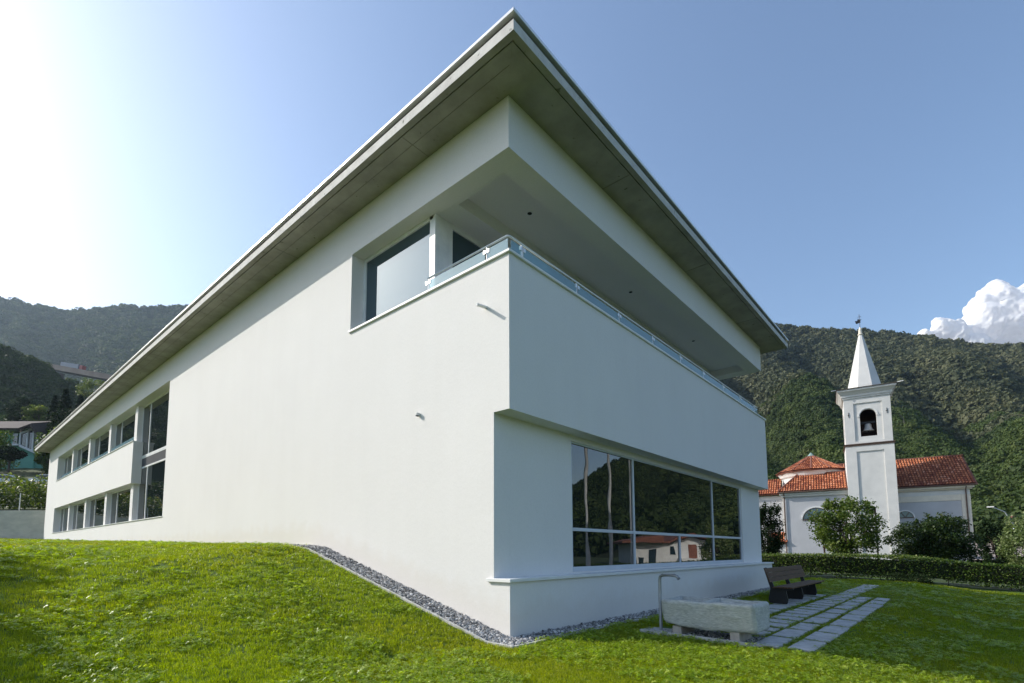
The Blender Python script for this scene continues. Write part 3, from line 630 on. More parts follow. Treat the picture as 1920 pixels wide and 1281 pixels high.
# ------------------------------------------------------------------ stone trough
tr = empty('stone_trough', (2.3, 2.55, .1), 'rough grey granite water trough with two basins standing on stone blocks', 'trough')
def trough():
    bm = bmesh.new()
    X0, X1, Y0, Y1, Z0, Z1 = 1.58, 3.13, 2.17, 3.02, .12, .58
    nx, ny, nz = 44, 22, 14; gx = np.linspace(0, 1, nx+1); gy_ = np.linspace(0, 1, ny+1); gz = np.linspace(0, 1, nz+1)
    def P(u, v, w):
        x = X0+(X1-X0)*u; y = Y0+(Y1-Y0)*v; z = Z0+(Z1-Z0)*w
        tap = .035*(1-w)**1.5; x += (0.5-u)*2*tap*1.2*(1 if u < .5 else -.35); y += (.5-v)*2*tap
        if u < .2: z += (1-w)*(.2-u)*.35
        z -= .012*u*w
        rr = .02; nn = mnoise.fractal(Vector((x*2.3, y*2.3, z*2.3)), .8, 2., 5); n3 = mnoise.fractal(Vector((x*9, y*9, z*9)), .8, 2., 4)
        k = .012*nn+.007*n3; cx_, cy_ = (x-2.3), (y-2.55)
        # rounding of corners
        eu = min(u, 1-u)*(X1-X0); ev = min(v, 1-v)*(Y1-Y0); ew = min(w, 1-w)*(Z1-Z0)
        def rd(a, b, R_=.025): return R_*(1-min(a, R_)/R_)**2*(1-min(b, R_)/R_)**2
        x += -np.sign(cx_)*(rd(eu, ev)+rd(eu, ew)*.7); y += -np.sign(cy_)*(rd(eu, ev)+rd(ev, ew)*.7); z += (-1 if w > .5 else 1)*(rd(eu, ew)+rd(ev, ew))*.6
        return (x+np.sign(cx_)*k*(eu < .01), y+np.sign(cy_)*k*(ev < .01)*1.3, z+k*(ew < .01))
    vd = {}
    def V(i, j, k, f=P):
        key = (i, j, k)
        if key not in vd: vd[key] = bm.verts.new(f(gx[i], gy_[j], gz[k]))
        return vd[key]
    # basins: index ranges removed from the top
    b1 = (3, 19); b2 = (22, 41); bj = (3, 19)
    inb = lambda i, j: (b1[0] <= i < b1[1] or b2[0] <= i < b2[1]) and bj[0] <= j < bj[1]
    for i in range(nx):
        for j in range(ny):
            bm.faces.new((V(i, j, 0), V(i, j+1, 0), V(i+1, j+1, 0), V(i+1, j, 0)))
            if not inb(i, j): bm.faces.new((V(i, j, nz), V(i+1, j, nz), V(i+1, j+1, nz), V(i, j+1, nz)))
    for i in range(nx):
        for k in range(nz):
            bm.faces.new((V(i, 0, k), V(i+1, 0, k), V(i+1, 0, k+1), V(i, 0, k+1))); bm.faces.new((V(i, ny, k), V(i, ny, k+1), V(i+1, ny, k+1), V(i+1, ny, k)))
    for j in range(ny):
        for k in range(nz):
            bm.faces.new((V(0, j, k), V(0, j, k+1), V(0, j+1, k+1), V(0, j+1, k))); bm.faces.new((V(nx, j, k), V(nx, j+1, k), V(nx, j+1, k+1), V(nx, j, k+1)))
    for (i0, i1) in (b1, b2):
        j0, j1 = bj; low = {}
        for i in range(i0, i1+1):
            for j in range(j0, j1+1):
                if i in (i0, i1) or j in (j0, j1) or True:
                    t = V(i, j, nz) if (i in (i0, i1) or j in (j0, j1)) else None
                    x, y_, z_ = P(gx[i], gy_[j], 1.); low[i, j] = bm.verts.new((x+(.02 if i == i0 else -.02 if i == i1 else 0), y_+(.02 if j == j0 else -.02 if j == j1 else 0), .26))
        for i in range(i0, i1):
            for j in range(j0, j1): bm.faces.new((low[i, j], low[i+1, j], low[i+1, j+1], low[i, j+1]))
            bm.faces.new((V(i, j0, nz), V(i+1, j0, nz), low[i+1, j0], low[i, j0])); bm.faces.new((V(i+1, j1, nz), V(i, j1, nz), low[i, j1], low[i+1, j1]))
        for j in range(j0, j1):
            bm.faces.new((V(i0, j+1, nz), V(i0, j, nz), low[i0, j], low[i0, j+1])); bm.faces.new((V(i1, j, nz), V(i1, j+1, nz), low[i1, j+1], low[i1, j]))
    bmesh.ops.recalc_face_normals(bm, faces=bm.faces[:]); me = bpy.data.meshes.new('basin'); bm.to_mesh(me); bm.free(); me.materials.append(M['stone'])
    me.polygons.foreach_set('use_smooth', [True]*len(me.polygons)); return me
link(bpy.data.objects.new('basin', trough()), tr)
MB().box(1.68, 1.98, 2.24, 2.86, .43, .455).build('water', M['carglass'], tr)
for (x0, x1, lb) in ((1.76, 1.92, 'short stone block under the pipe end of the granite trough'), (2.72, 2.87, 'pale stone block under the path end of the granite trough')):
    tag(MB().box(x0, x1, 2.24, 2.86, -.1, .135).build('support_block', M['block'], bevel=.012), lb, 'stone block', 'blocks carrying the trough')
o = MB().tube([(1.45, 2.46, -.08), (1.45, 2.46, .90), (1.462, 2.46, .955), (1.51, 2.455, .985), (1.74, 2.44, .985), (1.79, 2.438, .965), (1.825, 2.436, .92)], .029, 14).build('standpipe', M['pipe'], smooth=True)
tag(o, 'grey steel water pipe bent over the end of the granite trough', 'water pipe')
# ------------------------------------------------------------------ bench
be = empty('park_bench', (1.85, 10.7, 0), 'long dark wooden bench with black supports beside the white wall', 'bench')
by0, by1 = 8.65, 12.85
for i in range(4): MB().box(1.74+i*.125, 1.74+i*.125+.105, by0, by1, .42, .455).build('seat_slat', M['wood'], be, bevel=.006)
for i in range(3):
    z = .58+i*.125; x = 1.66-.045*i
    MB().add([(x, by0, z), (x+.03, by0, z-.008), (x+.03, by1, z-.008), (x, by1, z), (x-.035, by0, z+.11), (x-.005, by0, z+.102), (x-.005, by1, z+.102), (x-.035, by1, z+.11)], [(0,3,2,1),(4,5,6,7),(0,1,5,4),(1,2,6,5),(2,3,7,6),(3,0,4,7)]).build('back_slat', M['wood'], be)
for yy in (8.85, 10.6, 12.45):
    MB().prism([(1.62, -.02), (2.02, -.02), (2.06, .10), (2.02, .34), (2.2, .38), (2.2, .42), (1.74, .42), (1.55, .96), (1.49, .94), (1.64, .40), (1.58, .1)], 'y', yy-.04, yy+.04).build('leg', M['iron'], be, bevel=.006)
# ------------------------------------------------------------------ foliage helpers
def leaf_quads(C_, size, seed=0, up=.3, axis=None):
    """C_ (n,3) leaf centres -> rhombic leaves with random orientation"""
    g = np.random.default_rng(seed); n = len(C_); nrm = g.normal(size=(n, 3)); nrm[:, 2] = np.abs(nrm[:, 2])+up; nrm /= np.linalg.norm(nrm, axis=1)[:, None]
    a = np.cross(nrm, g.normal(size=(n, 3))); a /= np.linalg.norm(a, axis=1)[:, None]; b = np.cross(nrm, a)
    s = (size*g.uniform(.6, 1.3, n))[:, None] if np.isscalar(size) else size[:, None]
    V = np.stack([C_-a*s*.5, C_-b*s*.32+nrm*s*.08, C_+a*s*.5, C_+b*s*.32+nrm*s*.08], 1).reshape(-1, 3); Fq = np.arange(4*n).reshape(n, 4)
    return V, Fq
def crown_pts(c, rad, n, seed, clumps=60, cr=.28, hollow=.55, low=.0):
    g = np.random.default_rng(seed); d = g.normal(size=(clumps, 3)); d /= np.linalg.norm(d, axis=1)[:, None]; rr = g.uniform(hollow, 1, clumps)**.6
    cc = d*rr[:, None]*g.uniform(.75, 1.12, (clumps, 1)); cc[:, 2] = np.maximum(cc[:, 2], -.75)
    k = g.integers(0, clumps, n); cs = cr*g.uniform(.6, 1.4, clumps); q_ = g.normal(size=(n, 3)); q_ /= np.linalg.norm(q_, axis=1)[:, None]; p = cc[k]+q_*(cs[k]*g.uniform(0, 1, n)**.45)[:, None]
    return np.asarray(c)+p*np.asarray(rad), k, cc*np.asarray(rad)+np.asarray(c)
def leaf_obj(name, P, size, m, parent=None, seed=0, var=None, up=.3, **kw):
    V, Fq = leaf_quads(P, size, seed, up); v = np.random.default_rng(seed+5).uniform(0, 1, len(P)) if var is None else var
    o = bpy.data.objects.new(name, npmesh(name, V, Fq, m, v)); link(o, parent); return tag(o, **kw)
def tree(base, h, rad, cz_, n, size, m, label, seed, group=None, clumps=60, trunk_r=.09, name='tree', cr=.28, spikes=0):
    root = empty(name, base, label, 'tree', group); b = Vector(base); c = b+Vector((0, 0, cz_)); g = random.Random(seed)
    P, k, cc = crown_pts(c, rad, n, seed, clumps, cr); tk = MB(); tk.tube([b-Vector((0, 0, .3)), b+Vector((.03, .02, cz_*.5)), c+Vector((0, 0, rad[2]*.3))], [trunk_r*1.25, trunk_r, trunk_r*.4], 8)
    for q in cc[::3]:
        s = b+Vector((0, 0, cz_*g.uniform(.45, .9))); q = Vector(q); mid = (s+q)/2+Vector((0, 0, .1*rad[2])); tk.tube([s, mid, q], [trunk_r*.4, trunk_r*.22, .008], 5)
    tk.build('trunk', M['bark'], root, smooth=True)
    g2 = np.random.default_rng(seed+1); cv_ = g2.uniform(0, .5, clumps); var = cv_[k]+g2.uniform(0, .5, n)
    if spikes:
        ex = []
        for i in range(spikes):
            th = g2.uniform(0, 6.28); e0 = np.array(c)+np.array([math.cos(th)*rad[0]*g2.uniform(0, .7), math.sin(th)*rad[1]*g2.uniform(0, .7), rad[2]*.75]); L = g2.uniform(.3, .9)*rad[2]*.45
            tt = g2.uniform(0, 1, 60); ex.append(e0+np.stack([tt*L*.25*math.cos(th), tt*L*.25*math.sin(th), tt*L], 1)+g2.normal(0, .07, (60, 3)))
        ex = np.concatenate(ex); P = np.concatenate([P, ex]); var = np.concatenate([var, g2.uniform(.3, 1, len(ex))])
    leaf_obj('crown', P, size, m, root, seed, var)
    return root
# ------------------------------------------------------------------ hedge
hp = np.array([(-7, 23.6), (.5, 24.3), (5.4, 26.1), (8, 26.6), (18, 27.6)], float)
def along(path, t):
    seg = np.linalg.norm(np.diff(path, axis=0), axis=1); cum = np.concatenate([[0], np.cumsum(seg)]); s = t*cum[-1]
    return np.stack([np.interp(s, cum, path[:, 0]), np.interp(s, cum, path[:, 1])], 1)
hd = empty('hedge', (5, 26.3, -.3), 'long clipped green hedge running between the lawn and the church', 'hedge')
n = 46000; t = rng.uniform(0, 1, n); xy = along(hp, t); off = rng.uniform(-.36, .36, n); hgt = rng.uniform(.10, 1.22, n)**1.0
shell = rng.uniform(size=n) < .75; side = rng.integers(0, 3, n)
off = np.where(shell & (side < 2), np.where(side == 0, -.38, .38)+rng.normal(0, .05, n), off); hgt = np.where(shell & (side == 2), 1.18+rng.normal(0, .045, n), hgt)
gap = np.array([bump_n(a, 0, 1.2) for a in xy[:, 0]]); keepm = (hgt > .14+gap*.4)
P = np.stack([xy[:, 0], xy[:, 1]+off, GR(xy[:, 0], xy[:, 1]-1)*1.0+hgt], 1)[keepm]
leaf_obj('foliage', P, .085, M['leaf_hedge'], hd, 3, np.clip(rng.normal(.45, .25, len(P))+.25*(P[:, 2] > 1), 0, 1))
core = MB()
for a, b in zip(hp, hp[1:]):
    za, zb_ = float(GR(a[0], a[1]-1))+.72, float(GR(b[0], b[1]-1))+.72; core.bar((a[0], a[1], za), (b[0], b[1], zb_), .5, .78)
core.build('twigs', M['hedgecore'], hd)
st = MB()
for i in range(46):
    p = along(hp, np.array([random.uniform(.01, .99)]))[0]; g = float(GR(p[0], p[1]-1)); st.tube([(p[0], p[1]+random.uniform(-.15, .15), g-.1), (p[0]+random.uniform(-.1, .1), p[1], g+.5)], .02, 5)
st.build('stems', M['bark'], hd, kind='stuff')
lw = MB()
for a, b in zip(hp, hp[1:]): lw.bar((a[0], a[1]+.62, float(GR(a[0], a[1]))-.04), (b[0], b[1]+.62, float(GR(b[0], b[1]))-.04), .18, .3)
tag(lw.build('low_wall', M['kerb']), 'low grey concrete wall at the foot of the hedge', 'wall')
sh = empty('low_shrub', (3.5, 24.0, -.2), 'low dark green shrub in front of the hedge', 'shrub')
P, k, cc = crown_pts((3.55, 24.6, -.02), (1.0, .45, .42), 5000, 21, 30, .35); P = P[P[:, 2] > -.22]; leaf_obj('foliage', P, .06, M['leaf_dark'], sh, 9)
sm_ = MB(); [sm_.tube([(3.5+random.uniform(-.2, .2), 24.6, -.3), tuple(q)], .01, 4) for q in cc[::3]]; sm_.build('stems', M['bark'], sh)
# ------------------------------------------------------------------ trees by the church
def gpos(px, d, z=None):
    p = at(px, 1034, d); return (float(p[0]), float(p[1]), float(GR(p[0], p[1])) if z is None else z)
tree(gpos(1590, 33), 4.5, (1.95, 1.9, 1.9), 2.7, 10500, .165, M['leaf_tree'], 'young leafy tree with a bare trunk standing before the church tower', 31, 'young trees in front of the church', 70, .10, spikes=22)
tree(gpos(1750, 33.5), 4.0, (2.25, 2.2, 1.65), 1.95, 20000, .15, M['leaf_mid'], 'broad bushy dark green tree hiding the foot of the church nave', 33, 'young trees in front of the church', 80, .10, spikes=9)
tree(gpos(1867, 38), 3., (1.15, 1.2, 1.7), 1.7, 7000, .16, M['leaf_dark'], 'small very dark tree right of the church corner', 35, None, 60, .07, spikes=6)
tree(gpos(1925, 30), 3., (1.35, 1.3, 1.75), 1.7, 7000, .15, M['leaf_pale'], 'pale cream and green leaved tree at the right edge', 37, None, 60, .07, spikes=8)
tree(gpos(1443, 31), 3., (.85, .85, 1.75), 2.35, 8000, .12, M['leaf_dark'], 'narrow dark bushy conifer behind the corner of the white building', 39, None, 60, .07, spikes=8)
for px, d, top, lb in ((1546, 31, 1026, 'brown wooden stake left of the young tree trunk'), (1646, 33, 955, 'tall brown wooden stake against the tower foot')):
    p = gpos(px, d); ztop = 1.42+(1034-top)/F*d; tag(MB().tube([(p[0], p[1], p[2]-.2), (p[0], p[1], ztop)], .05, 8).build('wooden_stake', M['chbrown']), lb, 'stake', 'wooden stakes behind the hedge')
# trees beyond the left frame edge whose shadows fall on the lawn
tree((-17.2, -13.8, float(GR(-16, -13))), 8, (3.6, 3.0, 2.7), 5.6, 42000, .26, M['leaf_mid'], 'larger leafy tree on the lawn left of the long facade', 41, 'trees shading the lawn', 90, .16)
tree((-8.9, -12.2, float(GR(-9, -12))), 6, (2.1, 2.1, 1.9), 4.5, 22000, .22, M['leaf_mid'], 'smaller leafy tree on the lawn near the camera', 43, 'trees shading the lawn', 70, .13)

# ------------------------------------------------------------------ CHURCH
CA = R(9.5); T0 = at(1585, 835, 50); CM = Matrix.Translation((T0[0], T0[1], 0)) @ Matrix.Rotation(CA, 4, 'Z')
ch = empty('church', tuple(CM @ Vector((2, 3, 0))), 'white plastered church with a pointed bell tower and red tiled roofs', 'church')
def CB(): return MB(CM)
def arch_front(mb, u0, u1, z0, z1, a0, a1, az0, asp, v0, v1, n=12, mi=0):
    """wall u0..u1 x z0..z1 (thickness v0..v1) with an arched opening a0..a1, sill az0, springing asp"""
    cx = (a0+a1)/2; r_ = (a1-a0)/2
    pts = [(a0, az0), (a0, asp)]+[(cx-r_*math.cos(math.pi*i/n), asp+r_*math.sin(math.pi*i/n)) for i in range(1, n)]+[(a1, asp), (a1, az0)]
    mb.box(u0, a0, v0, v1, z0, z1, mi); mb.box(a1, u1, v0, v1, z0, z1, mi); mb.box(a0, a1, v0, v1, z0, az0, mi)
    arc = pts[1:-1]
    for p, q in zip(arc, arc[1:]):
        mb.add([(p[0], v0, p[1]), (q[0], v0, q[1]), (q[0], v0, z1), (p[0], v0, z1), (p[0], v1, p[1]), (q[0], v1, q[1]), (q[0], v1, z1), (p[0], v1, z1)],
               [(0, 1, 2, 3), (7, 6, 5, 4), (0, 4, 5, 1), (2, 6, 7, 3)], mi)
TW = 3.83
tw = CB(); tw.box(0, TW, .09, TW, -.5, 11.55); tw.box(0, .87, 0, .09, -.5, 11.55); tw.box(3.03, TW, 0, .09, -.5, 11.55); tw.box(.87, 3.03, 0, .09, 10.86, 11.55); tw.box(.87, 3.03, 0, .09, -.5, .45)
tower = tw.build('tower', M['chwall'], ch)
CB().box(-.1, TW+.1, -.1, TW+.1, 11.55, 11.62).box(-.05, TW+.05, -.05, TW+.05, 11.4, 11.55).build('string_course', M['rust'], tower)
be_ = CB()
arch_front(be_, .06, TW-.06, 11.62, 16.1, 1.31, 2.63, 12.3, 14.29, .12, .45)
be_.box(.06, .84, .03, .12, 11.62, 16.1).box(3.1, TW-.06, .03, .12, 11.62, 16.1).box(.84, 3.1, .03, .12, 15.57, 16.1).box(.84, 3.1, .03, .12, 11.62, 11.85)
bb = MB(CM @ Matrix.Translation((0, TW, 0)) @ Matrix.Rotation(-math.pi/2, 4, 'Z')); arch_front(bb, .46, TW-.46, 11.62, 16.1, 1.25, 2.58, 12.3, 14.29, .06, .40)
be_.v += []; off_ = len(be_.v); be_.v += bb.v; be_.f += [tuple(i+off_ for i in f) for f in bb.f]; be_.m += bb.m
be_.box(TW-.45, TW-.06, .452, TW-.46, 11.62, 16.1); be_.box(.06, TW-.06, TW-.45, TW-.06, 11.62, 16.1)
be_.build('belfry', M['chwall'], tower)
CB().box(.48, TW-.48, TW-.6, TW-.47, 11.65, 16.05).box(.47, .6, .5, TW-.62, 11.65, 16.05).box(TW-.6, TW-.47, .5, TW-.62, 11.65, 16.05).box(.6, TW-.6, .5, TW-.62, 15.2, 15.3).build('shade_lining', M['chbrown'], tower)  # brown boxes added so the belfry looks shaded inside
ar = CB(); pts = [(1.97-.76*math.cos(math.pi*i/12), 14.29+.76*math.sin(math.pi*i/12)) for i in range(13)]
for p, q in zip(pts, pts[1:]): ar.bar((p[0], .11, p[1]), (q[0], .11, q[1]), .05, .1)
ar.box(1.1, 1.31, .06, .12, 14.24, 14.32).box(2.63, 2.84, .06, .12, 14.24, 14.32).build('arch_trim', M['whitepaint'], tower)
co_ = CB()
pr_ = [(.0, 16.08), (.05, 16.09), (.05, 16.22), (.12, 16.26), (.13, 16.44), (.20, 16.52), (.31, 16.68), (.42, 16.78), (.44, 16.80), (.44, 16.965)]
vs = [p for o_, z in pr_ for p in ((-o_, -o_, z), (TW+o_, -o_, z), (TW+o_, TW+o_, z), (-o_, TW+o_, z))]
co_.add(vs, [(i*4+k, i*4+(k+1) % 4, (i+1)*4+(k+1) % 4, (i+1)*4+k) for i in range(len(pr_)-1) for k in range(4)]+[(3, 2, 1, 0), tuple(range(len(vs)-4, len(vs)))])
co_.build('cornice', M['chwall'], tower)
cc_ = (TW/2, TW/2)
rr = CB(); o_ = .52; rr.add([(-o_, -o_, 16.97), (TW+o_, -o_, 16.97), (TW+o_, TW+o_, 16.97), (-o_, TW+o_, 16.97), (-o_, -o_, 17.03), (TW+o_, -o_, 17.03), (TW+o_, TW+o_, 17.03), (-o_, TW+o_, 17.03), (cc_[0], cc_[1], 17.55)],
   [(3, 2, 1, 0), (0, 1, 5, 4), (1, 2, 6, 5), (2, 3, 7, 6), (3, 0, 4, 7), (4, 5, 8), (5, 6, 8), (6, 7, 8), (7, 4, 8)]).build('tower_roof', M['darkroof'], tower)
sp = CB(); a8 = math.pi/8; rb = 1.52
prof = [(rb, 17.2), (rb*.97, 17.5), (.18, 22.95)]; vs = []; 
for r_, z in prof:
    for k in range(8): vs.append((cc_[0]+r_*math.cos(a8+k*math.pi/4), cc_[1]+r_*math.sin(a8+k*math.pi/4), z))
fs = [(i*8+k, i*8+(k+1) % 8, (i+1)*8+(k+1) % 8, (i+1)*8+k) for i in range(2) for k in range(8)]; sp.add(vs, fs).build('spire', M['chwall'], tower)
CB().lathe([(.26, 22.95), (.24, 23.02), (.17, 23.05), (.14, 23.5), (.04, 23.75)], (cc_[0], cc_[1], 0), 12).build('finial', M['chcream'], tower)
vn = CB(); vn.tube([(cc_[0], cc_[1], 23.7), (cc_[0], cc_[1], 25.1)], .025, 6); vn.prism([(cc_[0]-.3, 24.15), (cc_[0]+.1, 24.25), (cc_[0]+.05, 24.4), (cc_[0]+.18, 24.55), (cc_[0]-.05, 24.55), (cc_[0]-.12, 24.7), (cc_[0]-.2, 24.45), (cc_[0]-.38, 24.5)], 'y', cc_[1]-.02, cc_[1]+.02); vn.bar((cc_[0]-.15, cc_[1], 24.85), (cc_[0]+.15, cc_[1], 24.85), .03, .03)
vn.build('weather_vane', M['iron'], tower)
br_ = CB(); br_.tube([(TW, .5, 14.3), (TW+.45, .3, 14.2), (TW+.8, .1, 13.7), (TW+.85, 0, 13.1)], .03, 6).tube([(TW+.82, .05, 13.3), (TW, .4, 13.2)], .025, 6); br_.build('bracket', M['iron'], tower)
CB().bar((-.5, -.5, 16.99), (-.9, -.6, 16.96), .05, .05).build('rain_spout', M['alu'], tower); CB().bar((TW+.48, -.5, 17.0), (TW+.95, -.6, 17.02), .05, .05).build('rain_spout', M['alu'], tower)
for uu_, zz in ((.42, 14.5), (3.45, 14.55)): CB().box(uu_-.02, uu_+.02, -.01, .03, zz-.25, zz+.25).box(uu_-.08, uu_+.08, -.012, .028, zz-.02, zz+.02).build('wall_tie', M['iron'], tower)
bell = CB().lathe([(.02, .72), (.2, .70), (.28, .6), (.31, .35), (.38, .12), (.52, 0), (.50, -.02)], (1.97, .95, 12.95), 20).build('bell', M['bronze'], None, smooth=True)
tag(bell, 'grey bronze bell hanging in the arched tower opening', 'bell')
CB().box(1.3, 2.65, .85, 1.05, 13.68, 13.86).tube([(1.97, .95, 12.96), (1.97, .95, 12.75)], .06, 8).tube([(1.4, 1.6, 12.4), (1.4, .9, 13.7), (1.4, 1.6, 14.0)], .05, 6).tube([(2.5, 1.6, 12.4), (2.5, .9, 13.7)], .05, 6).build('headstock', M['iron'], bell)
# body walls
def lunette(u0, u1, z0, v, spokes, fr=.12, deep=.18, surround=True):
    cx = (u0+u1)/2; r_ = (u1-u0)/2; n = 14; P2 = [(cx-r_*math.cos(math.pi*i/n), z0+r_*1.28*math.sin(math.pi*i/n)) for i in range(n+1)] if False else [(cx-r_*math.cos(math.pi*i/n), z0+min(1., 1.55/r_ if r_ > 1 else 1.25)*r_*math.sin(math.pi*i/n)) for i in range(n+1)]
    w = CB(); w.prism(P2, 'y', v-.03, v+.005); wo = w.build('lunette', M['glass_plain'], ch)
    f = CB()
    for p, q in zip(P2, P2[1:]): f.bar((p[0], v-.04, p[1]), (q[0], v-.04, q[1]), .05, .07)
    f.bar((u0, v-.04, z0), (u1, v-.04, z0), .05, .08)
    for k in range(1, spokes): a = math.pi*k/spokes; f.bar((cx, v-.045, z0), (cx-r_*math.cos(a), v-.045, z0+.98*(P2[7][1]-z0)*math.sin(a)), .04, .05)
    f.build('frame', M['chbrown'], wo)
    if surround:
        s = CB(); P3 = [(cx+(x-cx)*1.10, z0+(z-z0)*1.08) for x, z in P2]
        for p, q in zip(P3, P3[1:]): s.bar((p[0], v-.05, p[1]), (q[0], v-.05, q[1]), .09, .12)
        s.build('surround', M['whitepaint'], wo)
NV = 2.6
CB().box(-1.2, 9.3, NV, 11.2, -.5, 7.3).build('nave_wall', M['chwall'], ch)
def nv(u0, u1, z0, z1, d, m, nm): return CB().box(u0, u1, NV-d, NV-.001, z0, z1).build(nm, m, ch)
nv(3.9, 8.7, .1, 5.95, .01, M['chgrey'], 'grey_panel')
CB().box(3.84, 8.7, NV-.06, NV-.001, 5.96, 6.5).box(8.71, 9.36, NV-.06, NV-.001, -.3, 6.5).build('trim', M['chcream'], ch)
CB().box(3.84, 9.34, NV-.03, NV-.001, 6.51, 6.95).build('frieze', M['chwall'], ch)
CB().box(3.84, 9.5, NV-.2, NV-.001, 6.96, 7.1).box(3.84, 9.62, NV-.4, NV-.001, 7.1, 7.3).build('eaves_moulding', M['chcream'], ch)
lunette(3.98-.1, 5.15, 4.5, NV, 3)
TV = .8
CB().box(-5.68, -.003, TV, 7, -.5, 7.3).build('transept_wall', M['chwall'], ch)
CB().box(-5.6, -.2, TV-.012, TV-.001, .1, 6.85).build('grey_panel', M['chgrey'], ch)
CB().box(-5.8, -.004, TV-.2, TV-.001, 6.9, 7.1).box(-5.95, -.005, TV-.34, TV-.001, 7.1, 7.3).build('eaves_moulding', M['chwall'], ch)
lunette(-3.94, -1.6, 4.5, TV-.013, 4)
CB().box(-10.5, -5.69, 3.2, 9, -.5, 7.3).box(-6.9, -5.69, .9, 3.19, -.5, 2.2).build('apse_wall', M['chwall'], ch)
CB().box(-10.4, -5.9, 3.19, 3.199, .1, 6.9).build('grey_panel', M['chgrey'], ch)
dr = CB(); dc = (-3.05, 6.3, 0); dr.lathe([(2.95, 7.2), (2.95, 9.4)], dc, 32).build('drum', M['chwall'], ch)
CB().lathe([(2.96, 9.25), (3.1, 9.4), (3.2, 9.62), (3.3, 9.75), (3.3, 9.85), (2.9, 9.86)], dc, 32).build('drum_cornice', M['whitepaint'], ch)
for u_, v_, z1_, z0_ in ((9.05, NV-.12, 7.2, -.2), (-5.55, TV-.12, 7.2, -.2)): CB().tube([(u_, v_-.3, z1_), (u_, v_, z1_-.25), (u_, v_, z0_)], .055, 8).build('downpipe', M['rust'], ch)
# tiled roofs
def tile_roof(quad, pitch=.23, tl=.42, under=.05, name='roof'):
    """quad: eave-left, eave-right, top-right, top-left in church coordinates"""
    A, B, C2, D = [Vector(p) for p in quad]; e = (B-A).normalized(); nrm = e.cross(D-A if (D-A).length > .01 else C2-A).normalized()
    if nrm.z < 0: nrm = -nrm
    s = nrm.cross(e).normalized(); s = s if s.z > 0 else -s
    def uvp(p): p = Vector(p)-A; return (p.dot(e), p.dot(s))
    poly = [uvp(p) for p in quad]; W_ = max(p[0] for p in poly); mn = min(p[0] for p in poly); H = max(p[1] for p in poly)
    def spans(x):
        ys_ = []
        for (a, b) in zip(poly, poly[1:]+poly[:1]):
            if (a[0] <= x < b[0]) or (b[0] <= x < a[0]): ys_.append(a[1]+(b[1]-a[1])*(x-a[0])/(b[0]-a[0]))
        return (min(ys_), max(ys_)) if len(ys_) >= 2 else None
    V = []; Fq = []; at_ = []
    x = mn+pitch/2
    while x < W_:
        sp_ = spans(x)
        if sp_:
            y = sp_[0]
            while y < sp_[1]-.05:
                y2 = min(y+tl*1.06, sp_[1]+.02); n = len(V); hw = pitch*.42; var = random.uniform(0, 1)
                for (yy, lift, w) in ((y, .045, 1.05), (y2, .0, .9)):
                    for (dx, dz) in ((-hw*w, 0), (-hw*.6*w, .06), (0, .085), (hw*.6*w, .06), (hw*w, 0)):
                        V.append(A+e*(x+dx)+s*yy+nrm*(under+dz+lift))
                for i in range(4): Fq.append((n+i, n+i+1, n+i+6, n+i+5)); at_.append(var)
                Fq.append((n, n+1, n+3, n+4)); at_.append(0.)
                y += tl
        x += pitch
    sub = CB(); th = nrm*.1; sub.add([tuple(p) for p in quad]+[tuple(Vector(p)-th) for p in quad], [(0, 1, 2, 3), (7, 6, 5, 4), (0, 4, 5, 1), (1, 5, 6, 2), (2, 6, 7, 3), (3, 7, 4, 0)])
    ro = sub.build(name, M['redbrown'], ch)
    V = [tuple(CM @ v) for v in V]
    if V:
        o = bpy.data.objects.new('tiles', npmesh('tiles', V, Fq, M['tiles'], at_)); link(o, ro); tag(o, kind='stuff')
    return ro
ze, zr = 7.38, 10.6
tile_roof([(-1.3, NV-.45, ze), (9.85, NV-.45, ze), (9.85, 6.9, zr), (-1.3, 6.9, zr)])
tile_roof([(9.85, 11.4, ze), (-1.3, 11.4, ze), (-1.3, 6.9, zr), (9.85, 6.9, zr)], pitch=.6)
CB().prism([(NV, 7.3), (11.2, 7.3), (6.9, zr-.12)], 'x', 9.0, 9.3).build('gable', M['chwall'], ch)
tile_roof([(-6.05, TV-.42, ze), (0, TV-.42, ze), (0, 3.5, 9.35), (-4.35, 3.5, 9.35)])
tile_roof([(-6.05, 7.2, ze), (-6.05, TV-.42, ze), (-4.35, 3.5, 9.35), (-4.35, 4.2, 9.35)])
tile_roof([(-10.8, 2.8, 7.45), (-6.0, 2.8, 7.45), (-6.0, 5.4, 9.3), (-8.5, 5.4, 9.3)])
tile_roof([(-7.0, .6, 2.2), (-5.5, .6, 2.2), (-5.5, 1.75, 3.25), (-7.0, 1.75, 3.25)])
tile_roof([(-7.0, .0+.2, 2.1), (-6.95, .2, 2.1), (-6.95, .6, 2.2), (-7.0, .6, 2.2)])
apx = (dc[0], dc[1], 11.82); ns = 12
for k in range(ns):
    a0_, a1_ = 2*math.pi*k/ns, 2*math.pi*(k+1)/ns; r_ = 3.5
    p0 = (dc[0]+r_*math.cos(a0_), dc[1]+r_*math.sin(a0_), 9.87); p1 = (dc[0]+r_*math.cos(a1_), dc[1]+r_*math.sin(a1_), 9.87); q1 = (apx[0]+.12*math.cos(a1_), apx[1]+.12*math.sin(a1_), 11.77); q0 = (apx[0]+.12*math.cos(a0_), apx[1]+.12*math.sin(a0_), 11.77)
    if math.sin((a0_+a1_)/2) < .55: tile_roof([p0, p1, q1, q0], pitch=.21, name='drum_roof')
hr = CB()
for k in range(ns): a0_ = 2*math.pi*k/ns; hr.tube([(dc[0]+3.5*math.cos(a0_), dc[1]+3.5*math.sin(a0_), 9.98), (apx[0], apx[1], 11.93)], .09, 6)
